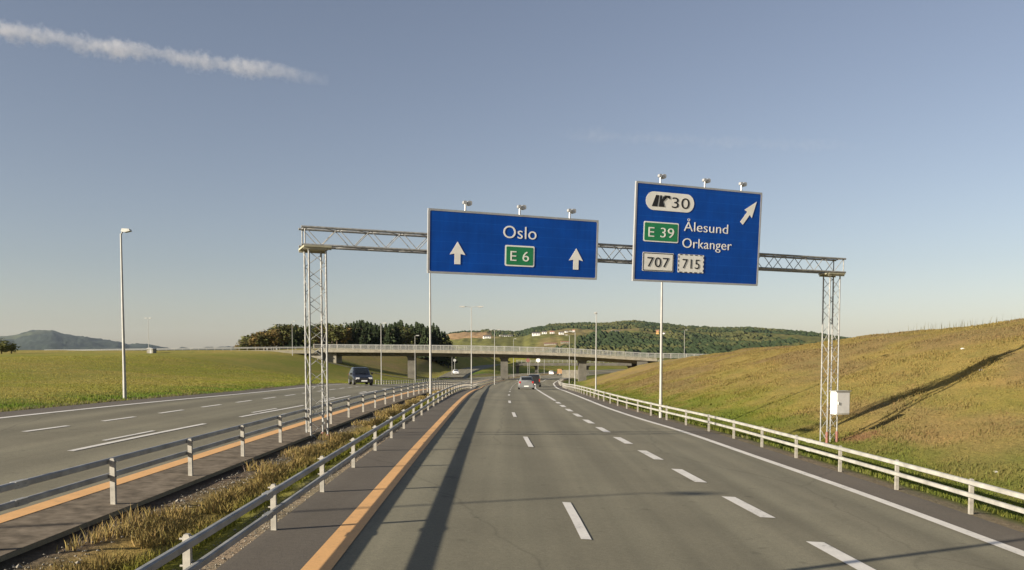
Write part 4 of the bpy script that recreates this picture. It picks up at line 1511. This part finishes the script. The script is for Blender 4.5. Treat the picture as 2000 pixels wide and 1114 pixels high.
# woodland on the hill: a mass of crowns no one could count
cand = np.argwhere(forest[:, :60] > .45)
rr_ = np.random.default_rng(5)
V2, F2, C2 = [], [], []
dirs = np.array([(math.cos(a), math.sin(a), 0) for a in np.linspace(0, 2 * math.pi, 6)[:-1]])
sel = cand[rr_.integers(len(cand), size=15000)]
ridge_i = rr_.integers(len(HX), size=2600)
sel = np.concatenate([sel, np.stack([ridge_i, rr_.integers(54, 60, size=2600)], -1)])
for (i, j) in sel:
    k = min(j + 1, HX.shape[1] - 1)
    t = rr_.random()
    i2 = min(i + 1, HX.shape[0] - 1)
    s_ = rr_.random()
    x = HX[i, j] * (1 - s_) + HX[i2, j] * s_
    y, z = HY[i, j] * (1 - t) + HY[i, k] * t, HZ[i, j] * (1 - t) + HZ[i, k] * t
    x *= y / HY[i, j]
    h = rr_.uniform(3, 10) * (.6 if y > 1900 else .7) * (.5 + fbm(x / 40, y / 60, 71))
    r = h * rr_.uniform(.6, 1.15)
    wv = float(fbm(x / 70, y / 120, 72))
    kc = np.array([.032, .047, .022]) + (np.array([.078, .080, .032]) - np.array([.032, .047, .022])) * float(smst(.42, .66, wv))
    C2 += [kc * rr_.uniform(.88, 1.14)] * 16
    b0 = len(V2)
    a0 = rr_.random() * 6
    for lev, (zz, rad) in enumerate(((-.5, .7), (h * .35, 1.0), (h * .75, .55))):
        for dv in dirs:
            ro = r * rad * rr_.uniform(.75, 1.25)
            V2.append((x + dv[0] * ro, y + dv[1] * ro, z + zz))
    V2.append((x, y, z + h))
    for lev in range(2):
        for e in range(5): F2.append((b0 + lev * 5 + e, b0 + lev * 5 + (e + 1) % 5, b0 + lev * 5 + 5 + (e + 1) % 5, b0 + lev * 5 + 5 + e))
    for e in range(5): F2.append((b0 + 10 + e, b0 + 10 + (e + 1) % 5, b0 + 15, b0 + 15))
F2 = np.array(F2)
tri = F2[F2[:, 2] == F2[:, 3]][:, :3]
qd = F2[F2[:, 2] != F2[:, 3]]
F3 = np.concatenate([tri, qd[:, [0, 1, 2]], qd[:, [0, 2, 3]]])
w_ = npmesh('hillside_wood', V2, F3, M['hill'], np.array(C2), smooth=False)
tag(w_, 'dark far-off woodland covering the hill behind the bridge', 'woodland', None, 'stuff')

# blue mountain on the left
skm = [(-420, 668), (-300, 662), (-120, 660), (0, 657), (32, 655), (65, 645), (105, 645), (125, 652), (165, 658), (200, 663), (235, 668), (252, 673), (268, 671), (290, 672), (310, 676), (335, 682), (420, 680), (450, 677), (500, 682), (620, 688), (760, 696)]
V, q, MX, MY, MZ, tt = hill('mountain', skm, 5200, 8200, 9600, -6, None, 1.0, 4, 26, 16, 77)
c = np.broadcast_to(np.array([.030, .040, .030]), MX.shape + (3,)) * (1 + .5 * (fbm(MX / 400, MY / 400, 4) - .5))[..., None]
c = c + (np.array([.10, .11, .06]) - c) * (smst(.56, .62, fbm(MX / 500, MY / 700, 9)) * .6)[..., None]
tag(npmesh('mountain', V, q, M['hill'], c.reshape(-1, 3)), kind='structure')


# farmhouses on the hill
def house(px, py, wpx, hpx_, label, wall, roof, gable=True):
    # find the hillside depth at that pixel
    best = None
    i = int(np.clip(round((px - skr[0][0]) / 2.5), 0, len(HX) - 1))
    for j in range(60):
        s_ = HOR - (HZ[i, j] - CAM_H) / HY[i, j] * F
        if best is None or abs(s_ - py) < best[0]: best = (abs(s_ - py), j)
    j = best[1]
    Y = HY[i, j]
    p_ = at(px, py, Y)
    wd, ht = wpx / F * Y, hpx_ / F * Y
    dp = wd * .55
    o = empty('farmhouse', (p_.x, Y - 6, HZ[i, j]), R(random.uniform(-12, 12)), label, 'house', 'houses on the far hill')
    MB().prism([(-wd / 2, -6), (wd / 2, -6), (wd / 2, ht * .62), (-wd / 2, ht * .62)], -dp / 2, dp / 2).build('wall', wall, o)
    r_ = MB()
    z0, z1_ = ht * .62, ht * 1.05
    r_.add([(-wd * .53, -dp * .56, z0), (wd * .53, -dp * .56, z0), (wd * .53, dp * .56, z0), (-wd * .53, dp * .56, z0), (-wd * .53, 0, z1_), (wd * .53, 0, z1_)],
           [(0, 1, 5, 4), (2, 3, 4, 5), (0, 4, 3), (1, 2, 5), (0, 3, 2, 1)])
    r_.build('roof', roof, o)
    wn_ = None
    nwin = max(2, int(wpx / 4))
    for k in range(nwin):
        if wn_ is None:
            wn_ = MB().box((0, 0, 0), (wd / nwin * .45, .12, ht * .26)).build('window', M['window'], o)
        else:
            wn_ = inst(wn_, o)
        wn_.location = (-wd / 2 + wd * (k + .5) / nwin, -dp / 2 - .03, ht * .34)


house(1047, 655, 15, 5.5, 'long white farmhouse, leftmost of the white row on the far hill', M['house_white'], M['roof'])
house(1063, 653, 9, 5.5, 'second white house from the left in the row on the far hill', M['house_white'], M['roof'])
house(1078, 653, 8, 5.5, 'third white house from the left in the row on the far hill', M['house_white'], M['roof_red'])
house(1096, 653, 9, 4.5, 'low white house right of the middle of the row on the far hill', M['house_white'], M['roof'])
house(1106, 650, 6, 4, 'smallest white house in the row on the far hill', M['house_white'], M['roof'])
house(1120, 650, 5, 5, 'white house behind the lamp head, right end of the far row', M['house_white'], M['roof_red'])
house(951, 661, 14, 5, 'white barn below the tan field on the far hill', M['house_white'], M['roof'])
house(988, 659, 24, 4, 'long pale barn right of the white barn under the tan field', M['house_white'], M['roof'])
house(1075, 671, 24, 3.6, 'long low reddish roofed building on the lower far slope', M['concrete'], M['roof_red'])
house(1103, 670, 16, 3.2, 'low reddish roofed building right of the long one on the lower slope', M['concrete'], M['roof_red'])
house(1283, 652, 5, 7, 'small ochre house on the wooded far slope', M['house_ochre'], M['roof_red'])
house(1301, 655, 13, 5, 'white house right of the ochre one on the wooded far slope', M['house_white'], M['roof'])
house(1205, 649, 22, 2.5, 'thin pale strip of a building high on the wooded far hill', M['house_white'], M['roof'])

# ------------------------------------------------------------------ grass and stones
def blades(name, X, Y, h, w, colr, label, cat, lean=.35):
    n = len(X)
    Z = land(X, Y) - .02
    a = rng.random(n) * 6.283
    hh = h * (.55 + .9 * rng.random(n))
    lx, ly = rng.normal(size=n) * lean * hh, rng.normal(size=n) * lean * hh
    wx, wy = np.cos(a) * w / 2, np.sin(a) * w / 2
    P0 = np.stack([X - wx, Y - wy, Z], -1)
    P1 = np.stack([X + wx, Y + wy, Z], -1)
    P2 = np.stack([X + lx * .4 + wx * .7, Y + ly * .4 + wy * .7, Z + hh * .6], -1)
    P3 = np.stack([X + lx * .4 - wx * .7, Y + ly * .4 - wy * .7, Z + hh * .6], -1)
    P4 = np.stack([X + lx, Y + ly, Z + hh], -1)
    V = np.stack([P0, P1, P2, P3, P4], 1).reshape(-1, 3)
    b = np.arange(n)[:, None] * 5
    T_ = np.concatenate([b + np.array([0, 1, 2]), b + np.array([0, 2, 3]), b + np.array([3, 2, 4])])
    col = np.repeat(colr, 5, 0)
    o = npmesh(name, V, T_, M['blade'], col, smooth=False)
    return tag(o, label, cat, None, 'stuff')


def jitter(c, s=.25):
    return c * (1 + s * (rng.random((len(c), 1)) - .5) * 2) * (1 + .12 * (rng.random((len(c), 3)) - .5))


# median
n = 52000
Y = 4 + 86 * rng.random(n) ** 1.9
a = .12 + .64 * rng.random(n) ** .85
orr, nl = X_OR(Y), X_NL(Y)
X = orr + (nl - orr) * a
keep = fbm(X * 1.3, Y * .8, 91) + .20 * smst(.2, .5, a) > .54
X, Y, a = X[keep], Y[keep], a[keep]
cc = tint(X, Y)
dry = ((a < .50) & (rng.random(len(a)) < .75))[:, None]
cc = jitter(np.where(dry, np.array([.34, .255, .10]) * (.7 + .6 * rng.random((len(a), 1))), cc * 1.05), .3)
hgt = np.where(a < .50, .15, .12) * (.6 + .8 * fbm(X * .9, Y * .6, 92))
blades('median_grass', X, Y, hgt, .007 + .0009 * Y, cc, 'dry straw and green grass growing in the median strip', 'grass')
# berm
n = 230000
Y = 9 + 130 * rng.random(n) ** 1.7
X = X_RR(Y) + .85 + (CREST_X(Y) + 3 - X_RR(Y)) * rng.random(n)
cc = jitter(tint(X, Y) * 1.06, .16)
gr = fbm(X * .7, Y * .5, 93)
hgt = (.035 + .07 * smst(.4, .65, gr)) * (1 - .3 * smst(30, 120, Y)) + .08 * (1 - smst(0, 4, X - X_RR(Y)))
blades('hillside_grass', X, Y, hgt, .010 + .0010 * Y, cc, 'green and straw coloured grass on the right hillside', 'grass')
# tall weeds on the crest
n = 90
Y = np.concatenate([rng.normal(57, 1.6, 36), rng.normal(63, 1.0, 28), rng.uniform(40, 110, 26)])
X = CREST_X(Y) + rng.normal(0, 1.2, n)
blades('tall_weeds', X, Y, np.full(n, .55), .025, jitter(np.tile(np.array([.16, .14, .06]), (n, 1))), 'tall thin weeds along the skyline of the right hillside', 'weeds', .12)
# left field
n = 120000
Y = 14 + 130 * rng.random(n) ** 1.5
u = .5 + 60 * rng.random(n) ** 2.0
X = X_OL(Y) - u
cc = jitter(tint(X, Y) * 1.05, .25)
hgt = .05 + .12 * (1 - smst(1.5, 6, u)) * fbm(X * .5, Y * .3, 94) * 1.6
blades('field_grass', X, Y, hgt, .012 + .0011 * Y, cc, 'green grass along the edge of the left field', 'grass')
# loose stones in the median and along the shoulders
n = 3600
Y = 4 + 50 * rng.random(n) ** 1.8
k = rng.random(n)
orr, nl = X_OR(Y), X_NL(Y)
a = np.where(k < .55, .08 + .26 * rng.random(n), .80 + .22 * rng.random(n))
X = orr + (nl - orr) * np.minimum(a, .995)
Z = land(X, Y)
sz = rng.uniform(.008, .024, n) * np.where((k < .55) & (rng.random(n) < .06), 2.2, 1)
oct_v = np.array([(1, 0, 0), (0, 1, 0), (-1, 0, 0), (0, -1, 0), (0, 0, .7), (0, 0, -.5)])
oct_f = np.array([(0, 1, 4), (1, 2, 4), (2, 3, 4), (3, 0, 4), (1, 0, 5), (2, 1, 5), (3, 2, 5), (0, 3, 5)])
V = (np.stack([X, Y, Z], -1)[:, None] + oct_v[None] * sz[:, None, None] * rng.uniform(.6, 1.3, (n, 6, 1))).reshape(-1, 3)
T_ = (np.arange(n)[:, None, None] * 6 + oct_f[None]).reshape(-1, 3)
tag(npmesh('loose_gravel', V, T_, M['gravel'], smooth=False), 'loose grey gravel lying in the median and along its kerbs', 'gravel', None, 'stuff')


def rock(px, py, Y, s, label):
    # march along the sight line to the hillside
    for Yt in np.arange(10, 80, .1):
        p_ = at(px, py, Yt)
        if p_.z < float(land(p_.x, Yt)): break
    r_ = np.random.default_rng(int(px))
    m = MB()
    vs, nl_, ns = [], 5, 8
    for i in range(nl_):
        ph = math.pi * (i + .3) / (nl_ - .4)
        for j in range(ns):
            t = 2 * math.pi * j / ns
            rr = s * r_.uniform(.75, 1.2)
            vs.append((rr * math.sin(ph) * math.cos(t) * 1.4, rr * math.sin(ph) * math.sin(t), rr * .7 * math.cos(ph)))
    m.add(vs, [(i * ns + j, (i + 1) * ns + j, (i + 1) * ns + (j + 1) % ns, i * ns + (j + 1) % ns) for i in range(nl_ - 1) for j in range(ns)], False)
    m.add(vs, [tuple(range(ns)), tuple(range((nl_ - 1) * ns, nl_ * ns))[::-1]])
    o = m.build('boulder', M['stone'])
    o.location = (p_.x, p_.y, p_.z + s * .2)
    tag(o, label, 'stone')


rock(1945, 923, 20, .05, 'pale stone in the grass behind the guardrail, lower right')
rock(1880, 682, 45, .07, 'pale stone high on the right hillside')
rock(1916, 724, 40, .07, 'pale stone at the tip of the gantry shadow')

# ------------------------------------------------------------------ contrail and haze
ct, nt, b = mat_new('ice_cloud')
nt.nodes.remove(b)
pv = N(nt, 'ShaderNodeVolumePrincipled')
pv.inputs['Color'].default_value = (1, .97, .95, 1)
pv.inputs['Anisotropy'].default_value = .2
tc = N(nt, 'ShaderNodeTexCoord').outputs['Object']
n1 = noise(nt, .020, 6, .7, tc)
n2 = noise(nt, .0034, 4, .6, tc)
sep = N(nt, 'ShaderNodeSeparateXYZ')
nt.links.new(tc, sep.inputs[0])


def math_(op, a, b_=None):
    m_ = N(nt, 'ShaderNodeMath', operation=op)
    for i, v in enumerate((a, b_)):
        if v is None: continue
        if isinstance(v, (int, float)): m_.inputs[i].default_value = v
        else: nt.links.new(v, m_.inputs[i])
    return m_.outputs[0]


CR = 94.0
CLEN = 3150.0
rad = math_('SQRT', math_('ADD', math_('POWER', math_('DIVIDE', sep.outputs[1], CR), 2.0), math_('POWER', math_('DIVIDE', sep.outputs[2], CR), 2.0)))
fall = math_('SUBTRACT', 1.0, rad)
dn = math_('ADD', math_('MULTIPLY', fall, .85), math_('ADD', math_('MULTIPLY', n1, 1.7), -1.16))
dn = math_('ADD', dn, math_('MULTIPLY', math_('SUBTRACT', n2, .5), 1.3))
tail = N(nt, 'ShaderNodeMapRange', interpolation_type='SMOOTHSTEP')
tail.inputs[1].default_value, tail.inputs[2].default_value = CLEN, CLEN * .72
nt.links.new(sep.outputs[0], tail.inputs[0])
head = N(nt, 'ShaderNodeMapRange', interpolation_type='SMOOTHSTEP')
head.inputs[1].default_value, head.inputs[2].default_value = 0.0, CLEN * .16
nt.links.new(sep.outputs[0], head.inputs[0])
dn = math_('MULTIPLY', math_('MULTIPLY', math_('MAXIMUM', dn, 0.0), head.outputs[0]), math_('MULTIPLY', tail.outputs[0], .0125))
nt.links.new(dn, pv.inputs['Density'])
nt.links.new(pv.outputs[0], nt.nodes['Material Output'].inputs['Volume'])
ct.cycles.volume_step_rate = .12
A, B = at(-420, -12, 4680), at(642, 162, 6050)
B.z = A.z = (A.z + B.z) / 2
m = MB()
CLEN_ = ln = (B - A).length
pts, rs = [], []
for k in range(25):
    t = k / 24
    pts.append((t * ln, 0, 0))
    rs.append(CR * (1.0 if t < .8 else max(.45, 1 - .55 * ((t - .8) / .2))))
vs, fs = [], []
for k, (p_, r_) in enumerate(zip(pts, rs)):
    for i in range(10):
        a = 2 * math.pi * i / 10
        vs.append((p_[0], r_ * math.cos(a), r_ * math.sin(a)))
for k in range(24):
    for i in range(10): fs.append((k * 10 + i, k * 10 + (i + 1) % 10, (k + 1) * 10 + (i + 1) % 10, (k + 1) * 10 + i))
m.add(vs, fs).add(vs[:10], [tuple(range(10))[::-1]]).add(vs[-10:], [tuple(range(10))])
o = m.build('cloud', ct)
o.location = A
o.rotation_euler = (0, 0, math.atan2(B.y - A.y, B.x - A.x))
tag(o, 'thin white vapour trail drifting across the upper left sky', 'cloud', None, 'stuff')

ct2 = ct.copy()
ct2.name = 'thin_ice_cloud'
for n_ in ct2.node_tree.nodes:
    if n_.type == 'MATH' and n_.operation == 'MULTIPLY' and abs(n_.inputs[1].default_value - .0125) < 1e-4 and not n_.inputs[1].is_linked:
        n_.inputs[1].default_value = .0010
o2 = o.copy()
o2.data = o.data.copy()
o2.data.materials[0] = ct2
COL.objects.link(o2)
A2, B2 = at(1060, 262, 7200), at(1640, 318, 7600)
o2.location = A2
o2.rotation_euler = (0, 0, math.atan2(B2.y - A2.y, B2.x - A2.x))
o2['label'] = 'very faint wisp of cirrus above the exit sign'

hz, nt, b = mat_new('air_haze')
nt.nodes.remove(b)
pv = N(nt, 'ShaderNodeVolumePrincipled')
pv.inputs['Color'].default_value = (.72, .84, 1.0, 1)
pv.inputs['Density'].default_value = 2.1e-5
pv.inputs['Anisotropy'].default_value = .3
nt.links.new(pv.outputs[0], nt.nodes['Material Output'].inputs['Volume'])
m = MB()
m.box((0, 4700, 165), (14500, 10200, 350))
tag(m.build('haze', hz), 'thin pale haze in the air', 'haze', None, 'stuff')
